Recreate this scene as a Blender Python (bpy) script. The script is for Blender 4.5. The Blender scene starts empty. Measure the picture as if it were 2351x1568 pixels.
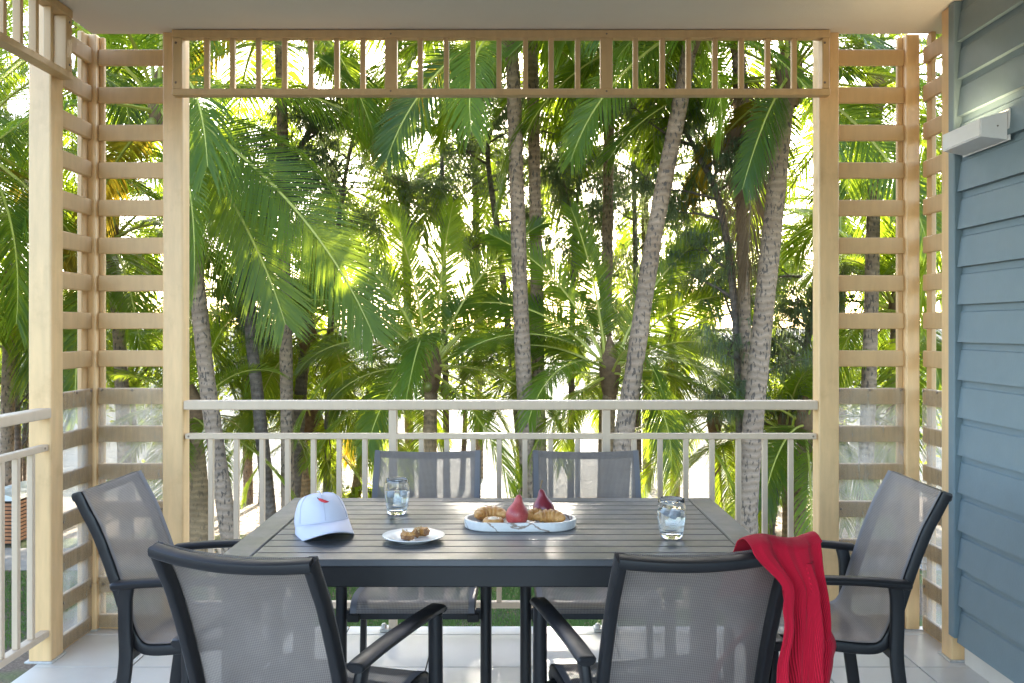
import bpy, bmesh, math, random
from mathutils import Vector, Matrix
R = math.radians
scene = bpy.context.scene
COL = scene.collection

# ---------------------------------------------------------------- camera, sky, sun, exposure
F, CX, HY, CH = 2150.0, 1175.0, 752.0, 1.4       # focal length, optical centre and horizon on a 2351 px wide plate; eye height
cam_d = bpy.data.cameras.new('camera'); cam = bpy.data.objects.new('camera', cam_d); COL.objects.link(cam)
cam.location = (0, 0, CH); cam.rotation_euler = (R(90), 0, 0)
cam_d.sensor_width = 36; cam_d.lens = F / 2351 * 36
cam_d.shift_x = 0; cam_d.shift_y = -(784 - HY) / 2351
cam_d.clip_start = 0.05; cam_d.clip_end = 9000
scene.camera = cam

SUN_EL, SUN_AZ = 21.0, 1.5
world = bpy.data.worlds.new('World'); scene.world = world; world.use_nodes = True
wn = world.node_tree; wn.nodes.clear()
sky = wn.nodes.new('ShaderNodeTexSky'); sky.sky_type = 'NISHITA'; sky.sun_disc = False
sky.sun_elevation = R(SUN_EL); sky.sun_rotation = R(SUN_AZ); sky.air_density = 0.8; sky.dust_density = 1.3; sky.ozone_density = 0.5
bg = wn.nodes.new('ShaderNodeBackground'); bg.inputs['Strength'].default_value = 0.15
wo = wn.nodes.new('ShaderNodeOutputWorld')
wn.links.new(sky.outputs[0], bg.inputs[0]); wn.links.new(bg.outputs[0], wo.inputs[0])
sun_d = bpy.data.lights.new('sun', 'SUN'); sun_d.energy = 3.8; sun_d.angle = R(0.6); sun_d.color = (1.0, 0.90, 0.74)
sun = bpy.data.objects.new('sun', sun_d); COL.objects.link(sun)
sd = Vector((math.sin(R(SUN_AZ)) * math.cos(R(SUN_EL)), math.cos(R(SUN_AZ)) * math.cos(R(SUN_EL)), math.sin(R(SUN_EL))))
sun.rotation_euler = sd.to_track_quat('Z', 'Y').to_euler(); sun.location = sd * 60

vs = scene.view_settings
vs.view_transform = 'Standard'; vs.look = 'None'; vs.gamma = 1.0; vs.exposure = 3.2; vs.use_curve_mapping = False
cy = scene.cycles
cy.use_denoising = True; cy.denoiser = 'OPENIMAGEDENOISE'; cy.max_bounces = 16; cy.diffuse_bounces = 4; cy.glossy_bounces = 4
cy.transmission_bounces = 16; cy.transparent_max_bounces = 16; cy.caustics_reflective = False; cy.caustics_refractive = True
cy.sample_clamp_indirect = 6.0; cy.sample_clamp_direct = 0.0

# ---------------------------------------------------------------- materials
MATS = {}
def srgb(r, g, b):
    f = lambda c: (c / 255 / 12.92) if c / 255 <= .04045 else ((c / 255 + .055) / 1.055) ** 2.4
    return (f(r), f(g), f(b), 1)
class NT:
    def __init__(s, name):
        m = bpy.data.materials.new(name); m.use_nodes = True; s.m = m; s.t = m.node_tree; s.n = s.t.nodes
        s.p = s.n['Principled BSDF']; s.out = s.n['Material Output']; MATS[name] = m
    def add(s, typ, **kw):
        n = s.n.new(typ)
        for k, v in kw.items():
            if k in n.inputs: n.inputs[k].default_value = v
            else: setattr(n, k, v)
        return n
    def link(s, a, b): s.t.links.new(a, b)
    def coord(s, kind='Object', scale=(1, 1, 1), rot=(0, 0, 0)):
        tc = s.add('ShaderNodeTexCoord'); mp = s.add('ShaderNodeMapping'); mp.inputs['Scale'].default_value = scale; mp.inputs['Rotation'].default_value = rot
        s.link(tc.outputs[kind], mp.inputs[0]); return mp.outputs[0]
    def geo(s, scale=(1, 1, 1)):
        g = s.add('ShaderNodeNewGeometry'); mp = s.add('ShaderNodeMapping'); mp.inputs['Scale'].default_value = scale
        s.link(g.outputs['Position'], mp.inputs[0]); return mp.outputs[0]
    def noise(s, vec, scale, detail=4, rough=.55):
        n = s.add('ShaderNodeTexNoise'); n.inputs['Scale'].default_value = scale; n.inputs['Detail'].default_value = detail; n.inputs['Roughness'].default_value = rough
        s.link(vec, n.inputs['Vector']); return n.outputs['Fac']
    def ramp(s, fac, stops):
        r = s.add('ShaderNodeValToRGB'); cr = r.color_ramp
        while len(cr.elements) < len(stops): cr.elements.new(.5)
        for e, (p, c) in zip(cr.elements, stops): e.position = p; e.color = c if len(c) == 4 else (*c, 1)
        s.link(fac, r.inputs[0]); return r.outputs[0]
    def mix(s, fac, a, b, typ='MIX'):
        n = s.add('ShaderNodeMix'); n.data_type = 'RGBA'; n.blend_type = typ
        for sock, v in ((n.inputs['Factor'], fac), (n.inputs['A'], a), (n.inputs['B'], b)) if False else ((n.inputs[0], fac), (n.inputs[6], a), (n.inputs[7], b)):
            if hasattr(v, 'is_linked') or hasattr(v, 'links'): s.link(v, sock)
            else: sock.default_value = v
        return n.outputs[2]
    def bump(s, h, strength=.3, dist=.01):
        b = s.add('ShaderNodeBump'); b.inputs['Strength'].default_value = strength; b.inputs['Distance'].default_value = dist
        s.link(h, b.inputs['Height']); s.link(b.outputs[0], s.p.inputs['Normal']); return b.outputs[0]

def paint(name, col, rough=.45, var=.10, bump=.15, streak=True, stain=0):
    t = NT(name); v = t.geo((6, 6, .9) if streak else (3, 3, 3)); f = t.noise(v, 5, 5, .6)
    c1 = tuple(c * (1 - var) for c in col[:3]) + (1,); c2 = tuple(min(1, c * (1 + var)) for c in col[:3]) + (1,)
    c = t.ramp(f, [(.3, c1), (.7, c2)])
    if stain:
        g = t.noise(t.geo((2.2, 2.2, 2.2)), 3.1, 6, .65); m = t.ramp(g, [(.55, (0, 0, 0)), (.75, (stain,) * 3)])
        c = t.mix(m, c, (col[0] * .55, col[1] * .45, col[2] * .33, 1))
    t.link(c, t.p.inputs['Base Color']); t.p.inputs['Roughness'].default_value = rough
    h = t.noise(t.geo((40, 40, 12)), 6, 3); t.bump(h, bump, .002); return t.m
CREAM = (.70, .455, .222)
paint('cream_paint', CREAM, .36, .09, .25, True, .34)
paint('cream_slat', (.56, .362, .172), .5, .07, .15, True, .22)
paint('rail_paint', (.58, .445, .315), .42, .05, .12, True, .10)
paint('blue_board', (.140, .190, .208), .45, .035, .3, False)
paint('white_metal', (.72, .69, .66), .35, .03, .05, False)
def simple(name, col, rough, metal=0, spec=.5, noise=0, nscale=30):
    t = NT(name); t.p.inputs['Roughness'].default_value = rough; t.p.inputs['Metallic'].default_value = metal; t.p.inputs['Specular IOR Level'].default_value = spec
    if noise:
        f = t.noise(t.coord('Object'), nscale, 4)
        t.link(t.ramp(f, [(.25, tuple(c * (1 - noise) for c in col[:3])), (.75, tuple(min(1, c * (1 + noise)) for c in col[:3]))]), t.p.inputs['Base Color'])
    else: t.p.inputs['Base Color'].default_value = (*col[:3], 1)
    return t.m
simple('screw_metal', (.22, .17, .13), .5, .7)
simple('dark_void', (.02, .018, .016), .8)
def metal_frame(name, col, rough, spec=.5):
    t = NT(name); f = t.noise(t.geo(), 9, 5, .65); f2 = t.noise(t.geo(), 160, 2)
    t.link(t.ramp(f, [(.3, tuple(c * .85 for c in col)), (.75, tuple(c * 1.2 for c in col))]), t.p.inputs['Base Color'])
    rr = t.ramp(f, [(.35, (rough - .07,) * 3), (.7, (rough + .12,) * 3)]); t.link(rr, t.p.inputs['Roughness']); t.bump(f2, .06, .001); t.p.inputs['Specular IOR Level'].default_value = spec; return t.m
metal_frame('charcoal_frame', (.015, .0145, .0155), .42, .3)
metal_frame('table_top_paint', (.074, .076, .081), .36)
# woven sling: threads with holes between them
t = NT('textilene'); uv = t.coord('UV', (280, 280, 1), (0, 0, .785))
ck = t.add('ShaderNodeTexChecker'); ck.inputs['Scale'].default_value = 1; t.link(uv, ck.inputs['Vector'])
fn = t.noise(t.coord('Object'), 7, 3)
cb = t.ramp(fn, [(.3, (.20, .166, .145)), (.7, (.265, .222, .195))]); t.link(t.mix(1.0, cb, t.ramp(ck.outputs['Fac'], [(0, (.74,) * 3), (1, (1.12,) * 3)]), 'MULTIPLY'), t.p.inputs['Base Color']); t.p.inputs['Roughness'].default_value = .55
t.bump(ck.outputs['Fac'], .25, .001)
trl = t.add('ShaderNodeBsdfTranslucent'); trl.inputs['Color'].default_value = (.20, .18, .17, 1)
m1 = t.add('ShaderNodeMixShader'); m1.inputs[0].default_value = .10; t.link(t.p.outputs[0], m1.inputs[1]); t.link(trl.outputs[0], m1.inputs[2])
tr = t.add('ShaderNodeBsdfTransparent'); m2 = t.add('ShaderNodeMixShader'); t.link(t.ramp(ck.outputs['Fac'], [(0, (.30,) * 3), (1, (.08,) * 3)]), m2.inputs[0])
t.link(m1.outputs[0], m2.inputs[1]); t.link(tr.outputs[0], m2.inputs[2]); t.link(m2.outputs[0], t.out.inputs[0])
simple('hem_fabric', (.15, .14, .145), .6)
# floor tile
t = NT('tile'); oi = t.add('ShaderNodeObjectInfo'); f = t.noise(t.geo(), 2.3, 6, .6)
c = t.ramp(f, [(.3, (.58, .53, .465)), (.7, (.69, .64, .57))]); r2 = t.ramp(oi.outputs['Random'], [(0, (.93,) * 3), (1, (1.03,) * 3)])
g = t.noise(t.geo((1, 1, 1)), 1.1, 5); st = t.ramp(g, [(.6, (0, 0, 0)), (.82, (.35,) * 3)])
c = t.mix(1.0, c, r2, 'MULTIPLY'); c = t.mix(st, c, (.42, .33, .23, 1)); t.link(c, t.p.inputs['Base Color']); t.p.inputs['Roughness'].default_value = .28
t.bump(t.noise(t.geo(), 25, 3), .05, .002)
simple('grout', (.075, .06, .05), .9, 0, .3, .2, 20)
# ceiling render
t = NT('stucco'); f = t.noise(t.geo(), 2, 4); t.link(t.ramp(f, [(.3, (.70, .62, .52)), (.7, (.75, .67, .57))]), t.p.inputs['Base Color']); t.p.inputs['Roughness'].default_value = .9
t.bump(t.noise(t.geo(), 170, 3, .7), .5, .004)
# grubby clear plastic sheet
t = NT('acrylic'); v = t.geo((14, 14, 1.2)); f = t.noise(v, 4, 5, .6); f2 = t.noise(t.geo(), 9, 5, .7)
mm = t.mix(.5, f, f2); fac = t.ramp(mm, [(.32, (.04,) * 3), (.72, (.42,) * 3)])
d1 = t.add('ShaderNodeBsdfDiffuse'); d1.inputs[0].default_value = (.74, .62, .46, 1)
d2 = t.add('ShaderNodeBsdfTranslucent'); d2.inputs[0].default_value = (.86, .84, .80, 1)
mA = t.add('ShaderNodeMixShader'); mA.inputs[0].default_value = .6; t.link(d1.outputs[0], mA.inputs[1]); t.link(d2.outputs[0], mA.inputs[2])
gl = t.add('ShaderNodeBsdfGlossy'); gl.inputs['Roughness'].default_value = .12; gl.inputs[0].default_value = (.8, .8, .8, 1)
tp = t.add('ShaderNodeBsdfTransparent'); tp.inputs[0].default_value = (.93, .93, .92, 1)
mB = t.add('ShaderNodeMixShader'); t.link(fac, mB.inputs[0]); t.link(tp.outputs[0], mB.inputs[1]); t.link(mA.outputs[0], mB.inputs[2])
mC = t.add('ShaderNodeMixShader'); mC.inputs[0].default_value = .07; t.link(mB.outputs[0], mC.inputs[1]); t.link(gl.outputs[0], mC.inputs[2])
t.link(mC.outputs[0], t.out.inputs[0])

def leaf_mat(name, dark, light, trans, tfac=.5, gloss=.35):
    t = NT(name); oi = t.add('ShaderNodeObjectInfo'); f = t.noise(t.geo(), 1.1, 3)
    mixf = t.mix(.55, oi.outputs['Random'], f)
    c = t.ramp(mixf, [(.25, dark), (.75, light)]); t.link(c, t.p.inputs['Base Color']); t.p.inputs['Roughness'].default_value = gloss
    t.p.inputs['Specular IOR Level'].default_value = .28
    tl = t.add('ShaderNodeBsdfTranslucent'); ct = t.ramp(mixf, [(.25, tuple(x * .62 for x in trans)), (.8, trans)]); t.link(ct, tl.inputs[0])
    m = t.add('ShaderNodeMixShader'); m.inputs[0].default_value = tfac; t.link(t.p.outputs[0], m.inputs[1]); t.link(tl.outputs[0], m.inputs[2])
    t.link(m.outputs[0], t.out.inputs[0]); return t.m
leaf_mat('palm_leaf', (.026, .064, .008), (.090, .145, .014), (.46, .60, .03), .48, .40)
leaf_mat('palm_leaf_yellow', (.13, .13, .02), (.22, .17, .025), (.66, .47, .04), .5, .4)
leaf_mat('palm_leaf_dry', (.15, .095, .055), (.26, .17, .10), (.40, .25, .13), .35, .7)
leaf_mat('needle', (.060, .085, .045), (.11, .14, .075), (.30, .36, .13), .42, .6)
leaf_mat('broad_leaf', (.045, .105, .018), (.10, .17, .025), (.45, .55, .04), .5, .4)
simple('rachis', (.36, .34, .06), .5, 0, .4, .2, 5)
simple('rachis_dry', (.22, .14, .085), .7)
# palm trunk: ring scars and dark flecks
def trunk_mat(name, c1, c2, fleck):
    t = NT(name); f = t.noise(t.geo((1.2, 1.2, 1.2)), 1.6, 6, .7)
    z = t.add('ShaderNodeSeparateXYZ'); t.link(t.geo(), z.inputs[0]); wob = t.noise(t.geo((3, 3, .6)), 1.5, 3)
    ad = t.add('ShaderNodeMath', operation='MULTIPLY_ADD'); ad.inputs[1].default_value = .22; t.link(wob, ad.inputs[0]); t.link(z.outputs[2], ad.inputs[2])
    m2 = t.add('ShaderNodeMath', operation='MULTIPLY'); m2.inputs[1].default_value = 52.0; t.link(ad.outputs[0], m2.inputs[0])
    sn = t.add('ShaderNodeMath', operation='SINE'); t.link(m2.outputs[0], sn.inputs[0])
    c = t.ramp(f, [(.3, c1), (.68, c2)]); rings = t.ramp(sn.outputs[0], [(.0, (.80,) * 3), (.35, (1,) * 3)]); c = t.mix(1.0, c, rings, 'MULTIPLY')
    big = t.noise(t.geo((1.5, 1.5, 4)), 1.1, 4); c = t.mix(t.ramp(big, [(.5, (0, 0, 0)), (.7, (.6,) * 3)]), c, tuple(x * .55 for x in c1) + (1,))
    zr = t.add('ShaderNodeMapRange'); zr.inputs['From Min'].default_value = 4.5; zr.inputs['From Max'].default_value = -1.5; t.link(z.outputs[2], zr.inputs['Value'])
    pale = t.add('ShaderNodeMath', operation='MULTIPLY'); pale.inputs[1].default_value = .30 * (fleck > .8); t.link(zr.outputs[0], pale.inputs[0]); c = t.mix(pale.outputs[0], c, (.30, .245, .20, 1))
    fl = t.noise(t.geo((15, 15, 6)), 1.5, 2, .5); mk = t.ramp(fl, [(.575, (0, 0, 0)), (.615, (fleck * .85,) * 3)])
    c = t.mix(mk, c, (.04, .03, .024, 1)); t.link(c, t.p.inputs['Base Color']); t.p.inputs['Roughness'].default_value = .9
    h = t.mix(.5, sn.outputs[0], t.noise(t.geo((1, 1, 1)), 14, 4)); t.bump(h, .5, .025); return t.m
trunk_mat('palm_trunk', (.19, .108, .055), (.32, .208, .125), .9)
trunk_mat('palm_trunk_warm', (.23, .145, .075), (.37, .24, .13), .5)  # pale brown trunks; on the orange-lit palms the warm light is in this colour
trunk_mat('rough_bark', (.10, .075, .056), (.20, .15, .115), .5)
simple('fibre', (.16, .095, .05), .95, 0, .2, .4, 9)
simple('coconut', (.20, .19, .04), .45, 0, .5, .4, 4)
# ground
t = NT('lawn'); f = t.noise(t.geo(), 1.3, 6, .6); f2 = t.noise(t.geo(), 26, 4, .7); f3 = t.noise(t.geo((1, 1, 1)), .33, 4, .6)
gr = t.mix(.5, t.ramp(f, [(.3, (.055, .095, .016)), (.7, (.12, .165, .03))]), t.ramp(f2, [(.3, (.03, .055, .01)), (.7, (.15, .19, .045))]))
mu = t.ramp(f2, [(.3, (.07, .045, .03)), (.55, (.17, .11, .075)), (.75, (.28, .20, .14))])
t.link(t.mix(t.ramp(f3, [(.47, (0, 0, 0)), (.55, (1, 1, 1))]), gr, mu), t.p.inputs['Base Color']); t.p.inputs['Roughness'].default_value = .95; t.bump(f2, .9, .05)
t = NT('sand'); f = t.noise(t.geo(), 1.6, 6, .65); f2 = t.noise(t.geo((1, 3, 1)), 7, 5, .7)
c = t.mix(.5, t.ramp(f, [(.3, (.16, .12, .088)), (.7, (.24, .19, .14))]), t.ramp(f2, [(.35, (.10, .07, .05)), (.6, (.25, .20, .15))]))
t.link(c, t.p.inputs['Base Color']); t.p.inputs['Roughness'].default_value = .9; t.bump(f2, .6, .04)
t = NT('concrete_path'); f = t.noise(t.geo(), 3, 6, .65); t.link(t.ramp(f, [(.3, (.20, .185, .175)), (.7, (.29, .27, .255))]), t.p.inputs['Base Color']); t.p.inputs['Roughness'].default_value = .9; t.bump(t.noise(t.geo(), 60, 3), .2, .01)
t = NT('asphalt'); f = t.noise(t.geo(), 40, 4, .7); t.link(t.ramp(f, [(.3, (.045, .045, .05)), (.7, (.085, .085, .092))]), t.p.inputs['Base Color']); t.p.inputs['Roughness'].default_value = .9; t.bump(f, .4, .01)
t = NT('sea_water'); n1 = t.noise(t.geo((.55, 1.5, 1)), 1.3, 6, .6); n2 = t.noise(t.geo((.7, 1.3, 1)), 4.5, 3, .6); bn = t.bump(t.mix(.4, n1, n2), 1.0, .55)
df = t.add('ShaderNodeBsdfDiffuse'); df.inputs[0].default_value = (.10, .11, .112, 1); gs = t.add('ShaderNodeBsdfGlossy'); gs.inputs['Roughness'].default_value = .25; gs.inputs[0].default_value = (.9, .93, .95, 1)
t.link(bn, df.inputs['Normal']); t.link(bn, gs.inputs['Normal']); fr_ = t.add('ShaderNodeFresnel'); fr_.inputs[0].default_value = 1.33; t.link(bn, fr_.inputs['Normal'])
fm = t.add('ShaderNodeMath', operation='MULTIPLY'); fm.inputs[1].default_value = .12; t.link(fr_.outputs[0], fm.inputs[0])
ms = t.add('ShaderNodeMixShader'); t.link(fm.outputs[0], ms.inputs[0]); t.link(df.outputs[0], ms.inputs[1]); t.link(gs.outputs[0], ms.inputs[2]); t.link(ms.outputs[0], t.out.inputs[0])
simple('grass_blade', (.085, .135, .022), .7, 0, .3)
# tableware and food
def glass_mat(name, col, ior, rough=0):
    t = NT(name); t.p.inputs['Base Color'].default_value = col; t.p.inputs['Transmission Weight'].default_value = 1; t.p.inputs['IOR'].default_value = ior; t.p.inputs['Roughness'].default_value = rough; return t.m
glass_mat('clear_glass', (.97, .985, .98, 1), 1.45); glass_mat('water', (.96, .98, .99, 1), 1.33, .02); glass_mat('ice', (.92, .95, 1, 1), 1.31, .3); MATS['ice'].node_tree.nodes['Principled BSDF'].inputs['Transmission Weight'].default_value = .3
t = NT('marble'); f = t.noise(t.coord('Object', (1, 1, 1)), 9, 6, .7)
w = t.add('ShaderNodeTexWave'); w.inputs['Scale'].default_value = 2.6; w.inputs['Distortion'].default_value = 14; w.inputs['Detail'].default_value = 5; w.inputs['Detail Scale'].default_value = 1.6; t.link(t.coord('Object', (1, 1.4, 2), (.4, .3, .5)), w.inputs['Vector'])
v = t.ramp(w.outputs['Fac'], [(.0, (1, 1, 1)), (.035, (.0, .0, .0))]); c = t.ramp(f, [(.3, (.62, .60, .57)), (.7, (.76, .74, .71))]); t.link(t.mix(v, c, (.27, .19, .14, 1)), t.p.inputs['Base Color']); t.p.inputs['Roughness'].default_value = .3
def bake_mat(name, a, b, c, sc):
    t = NT(name); f = t.noise(t.coord('Object'), sc, 5, .65); t.link(t.ramp(f, [(.25, a), (.5, b), (.78, c)]), t.p.inputs['Base Color']); t.p.inputs['Roughness'].default_value = .5
    t.p.inputs['Subsurface Weight'].default_value = .05; t.bump(t.noise(t.coord('Object'), sc * 3, 3), .5, .004); return t.m
bake_mat('pastry', (.26, .10, .022), (.50, .25, .068), (.66, .42, .17), 34)
bake_mat('pastry_crumb', (.38, .22, .09), (.60, .42, .22), (.70, .55, .34), 70)
bake_mat('cinnamon', (.11, .045, .018), (.25, .11, .04), (.42, .22, .08), 80)
simple('icing', (.74, .62, .46), .4, 0, .5, .1, 30)
t = NT('pear_skin'); f = t.noise(t.coord('Object'), 28, 4); f2 = t.noise(t.coord('Object'), 300, 2)
oi = t.add('ShaderNodeObjectInfo'); c = t.ramp(f, [(.3, (.33, .035, .040)), (.7, (.50, .10, .085))]); sp = t.ramp(f2, [(.62, (0, 0, 0)), (.7, (.4,) * 3)])
t.link(t.mix(sp, c, (.62, .34, .22, 1)), t.p.inputs['Base Color']); t.p.inputs['Roughness'].default_value = .38; t.p.inputs['Subsurface Weight'].default_value = .05
t = NT('pear_skin_dark'); f = t.noise(t.coord('Object'), 28, 4); t.link(t.ramp(f, [(.3, (.14, .012, .022)), (.7, (.24, .03, .04))]), t.p.inputs['Base Color']); t.p.inputs['Roughness'].default_value = .3
simple('stem', (.20, .13, .06), .8)
simple('porcelain', (.80, .79, .77), .18, 0, .5)
t = NT('cap_cotton'); f = t.noise(t.coord('Object'), 420, 2); t.p.inputs['Base Color'].default_value = (.60, .60, .68, 1); t.p.inputs['Roughness'].default_value = .85; t.bump(f, .25, .001)
simple('chili_red', (.55, .012, .02), .5); simple('chili_stem', (.03, .045, .02), .6); simple('cap_seam', (.52, .52, .60), .9)
t = NT('rib_knit'); uv = t.coord('UV', (1, 1, 1)); sx = t.add('ShaderNodeSeparateXYZ'); t.link(uv, sx.inputs[0])
mu_ = t.add('ShaderNodeMath', operation='MULTIPLY'); mu_.inputs[1].default_value = 2 * math.pi * 70; t.link(sx.outputs[0], mu_.inputs[0])
sn = t.add('ShaderNodeMath', operation='SINE'); t.link(mu_.outputs[0], sn.inputs[0])
rr = t.ramp(sn.outputs[0], [(.0, (.36, .003, .016)), (.9, (.56, .006, .032))]); t.link(rr, t.p.inputs['Base Color']); t.p.inputs['Roughness'].default_value = .8
t.p.inputs['Sheen Weight'].default_value = .05; t.p.inputs['Specular IOR Level'].default_value = .2; t.bump(sn.outputs[0], .5, .002)
simple('bin_wood', (.30, .115, .045), .6, 0, .4, .3, 8); simple('bin_metal', (.50, .52, .53), .45, .3)
t = NT('lamp_diffuser'); t.p.inputs['Base Color'].default_value = (.9, .85, .7, 1); t.p.inputs['Emission Color'].default_value = (1, .82, .5, 1); t.p.inputs['Emission Strength'].default_value = 3.5
simple('galvanised', (.50, .48, .45), .45, .4, .5, .25, 60)

# ---------------------------------------------------------------- helpers
def W(px, py, d):
    return Vector(((px - CX) * d / F, d, CH - (py - HY) * d / F))
def tag(o, label=None, cat=None, group=None, kind=None):
    if label: o['label'] = label
    if cat: o['category'] = cat
    if group: o['group'] = group
    if kind: o['kind'] = kind
    return o
def empty(name, loc=(0, 0, 0), rz=0.0):
    o = bpy.data.objects.new(name, None); COL.objects.link(o); o.location = loc; o.rotation_euler = (0, 0, rz); o.empty_display_size = .1; return o
def obj(name, mesh, parent=None, loc=(0, 0, 0), rot=None):
    o = bpy.data.objects.new(name, mesh); COL.objects.link(o)
    if parent is not None: o.parent = parent
    o.location = loc
    if rot: o.rotation_euler = rot
    return o
def mesh(name, verts, faces, mats, smooth=False, uvs=None, midx=None):
    me = bpy.data.meshes.new(name); me.from_pydata([tuple(v) for v in verts], [], faces)
    for m in (mats if isinstance(mats, (list, tuple)) else [mats]): me.materials.append(MATS[m])
    if smooth: me.polygons.foreach_set('use_smooth', [True] * len(me.polygons))
    if midx: me.polygons.foreach_set('material_index', midx)
    if uvs:
        ul = me.uv_layers.new(name='uv'); li = [0] * len(me.loops); me.loops.foreach_get('vertex_index', li)
        flat = [0.0] * (2 * len(li))
        for k, vi in enumerate(li): flat[2 * k], flat[2 * k + 1] = uvs[vi]
        ul.data.foreach_set('uv', flat)
    me.update(); return me
BOXC = {}
def box_mesh(sx, sy, sz, mat, bev=.003):
    k = (round(sx, 4), round(sy, 4), round(sz, 4), mat, bev)
    if k in BOXC: return BOXC[k]
    bm = bmesh.new(); bmesh.ops.create_cube(bm, size=1)
    for v in bm.verts: v.co = (v.co.x * sx, v.co.y * sy, v.co.z * sz)
    if bev: bmesh.ops.bevel(bm, geom=bm.edges[:], offset=min(bev, .4 * min(sx, sy, sz)), segments=2 if bev > .004 else 1, affect='EDGES', profile=.5)
    me = bpy.data.meshes.new('box'); bm.to_mesh(me); bm.free(); me.materials.append(MATS[mat]); BOXC[k] = me; return me
def box(name, parent, x0, x1, y0, y1, z0, z1, mat, bev=.003):
    c = Vector(((x0 + x1) / 2, (y0 + y1) / 2, (z0 + z1) / 2))
    if parent is not None: c = c - parent.location
    return obj(name, box_mesh(x1 - x0, y1 - y0, z1 - z0, mat, bev), parent, c)
def catmull(pts, n):
    pts = [Vector(p) for p in pts]; P = [2 * pts[0] - pts[1]] + pts + [2 * pts[-1] - pts[-2]]; out = []
    for i in range(1, len(P) - 2):
        for k in range(n):
            t = k / n; a, b, c, d = P[i - 1], P[i], P[i + 1], P[i + 2]
            out.append(.5 * ((2 * b) + (c - a) * t + (2 * a - 5 * b + 4 * c - d) * t * t + (3 * b - a - 3 * c + d) * t ** 3))
    out.append(pts[-1]); return out
def sweep(path, prof, side=Vector((1, 0, 0)), cap=True, scales=None):
    """sweep a closed 2-D profile (u along side, v along the normal) along a path"""
    V, Fc = [], []; n = len(path); m = len(prof)
    for i, p in enumerate(path):
        T = (path[min(i + 1, n - 1)] - path[max(i - 1, 0)]).normalized(); S = (side - T * side.dot(T))
        S = S.normalized() if S.length > 1e-5 else Vector((0, 1, 0)); N = T.cross(S).normalized(); sc = scales[i] if scales else 1
        for (u, v) in prof: V.append(p + S * u * sc + N * v * sc)
    for i in range(n - 1):
        for j in range(m):
            a = i * m + j; b = i * m + (j + 1) % m; Fc.append((a, b, b + m, a + m))
    if cap: Fc.append(tuple(range(m - 1, -1, -1))); Fc.append(tuple((n - 1) * m + j for j in range(m)))
    return V, Fc
def rrect(w, h, r=.006, n=3):
    out = []
    for cx, cy, a0 in ((w / 2 - r, h / 2 - r, 0), (-w / 2 + r, h / 2 - r, 90), (-w / 2 + r, -h / 2 + r, 180), (w / 2 - r, -h / 2 + r, 270)):
        for k in range(n):
            a = R(a0 + 90 * k / (n - 1)); out.append((cx + r * math.cos(a), cy + r * math.sin(a)))
    return out
def circ(r, n=12): return [(r * math.cos(2 * math.pi * k / n), r * math.sin(2 * math.pi * k / n)) for k in range(n)]
def lathe(prof, n=28, closed=False):
    V, Fc = [], []; m = len(prof)
    for k in range(n):
        a = 2 * math.pi * k / n
        for (r, z) in prof: V.append((r * math.cos(a), r * math.sin(a), z))
    for k in range(n):
        for j in range(m - 1 if not closed else m):
            a = k * m + j; b = k * m + (j + 1) % m; c = ((k + 1) % n) * m + (j + 1) % m; d = ((k + 1) % n) * m + j; Fc.append((a, d, c, b))
    return V, Fc
SCREW = None
def screw(parent, loc, axis='y', r=.005):
    global SCREW
    if SCREW is None:
        V, Fc = lathe([(0, .0025), (.6, .0025), (1, 0), (1, -.003)], 8); SCREW = mesh('screw', [(x, y, z) for x, y, z in V], Fc, 'screw_metal')
    o = obj('screw', SCREW, parent, Vector(loc) - parent.location); o.scale = (r, r, 1)
    o.rotation_euler = {'y': (R(90), 0, 0), 'x': (0, R(90), 0), '-x': (0, R(-90), 0), 'z': (0, 0, 0)}[axis]; return o

# ================================================================ SETTING
SEA = -3.42
def gz(y): return -3.2 if y < 20.5 else max(-7, -3.2 - .035 * (y - 20.5))
ys = [-400, -60, 0, 10, 20.5, 23, 26, 30, 60, 128, 900, 7000]
V, Fc = [], []
for y in ys:
    for x in (-5000, -60, -20, 0, 20, 60, 5000): V.append((x, y, gz(y) - .006))
for i in range(len(ys) - 1):
    for j in range(6): a = i * 7 + j; Fc.append((a, a + 1, a + 8, a + 7))
tag(obj('ground', mesh('ground', V, Fc, 'sand')), kind='structure')
def sheet(name, x0, x1, y0, y1, z, mat):
    return tag(obj(name, mesh(name, [(x0, y0, z), (x1, y0, z), (x1, y1, z), (x0, y1, z)], [(0, 1, 2, 3)], mat)), kind='structure')
edge = []
rg = random.Random(3)
V = [(-70, -60, -3.2), (70, -60, -3.2)]; xs = [70 - 1.4 * k for k in range(101)]
for x in xs: V.append((x, 20.4 + .5 * math.sin(x * .7) + rg.uniform(-.3, .3), gz(20.5) - .002 if False else -3.2))
tag(obj('lawn', mesh('lawn', V, [tuple(range(len(V)))], 'lawn')), kind='structure')
sheet('path', -70, 70, 17.7, 19.5, -3.19, 'concrete_path')
sheet('driveway', -60, -7.2, -40, 13.1, -3.186, 'asphalt')
# path joints are real grooves between slabs at the near stretch
sheet('sea', -4500, 4500, 26.2, 6500, SEA, 'sea_water')

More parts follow.
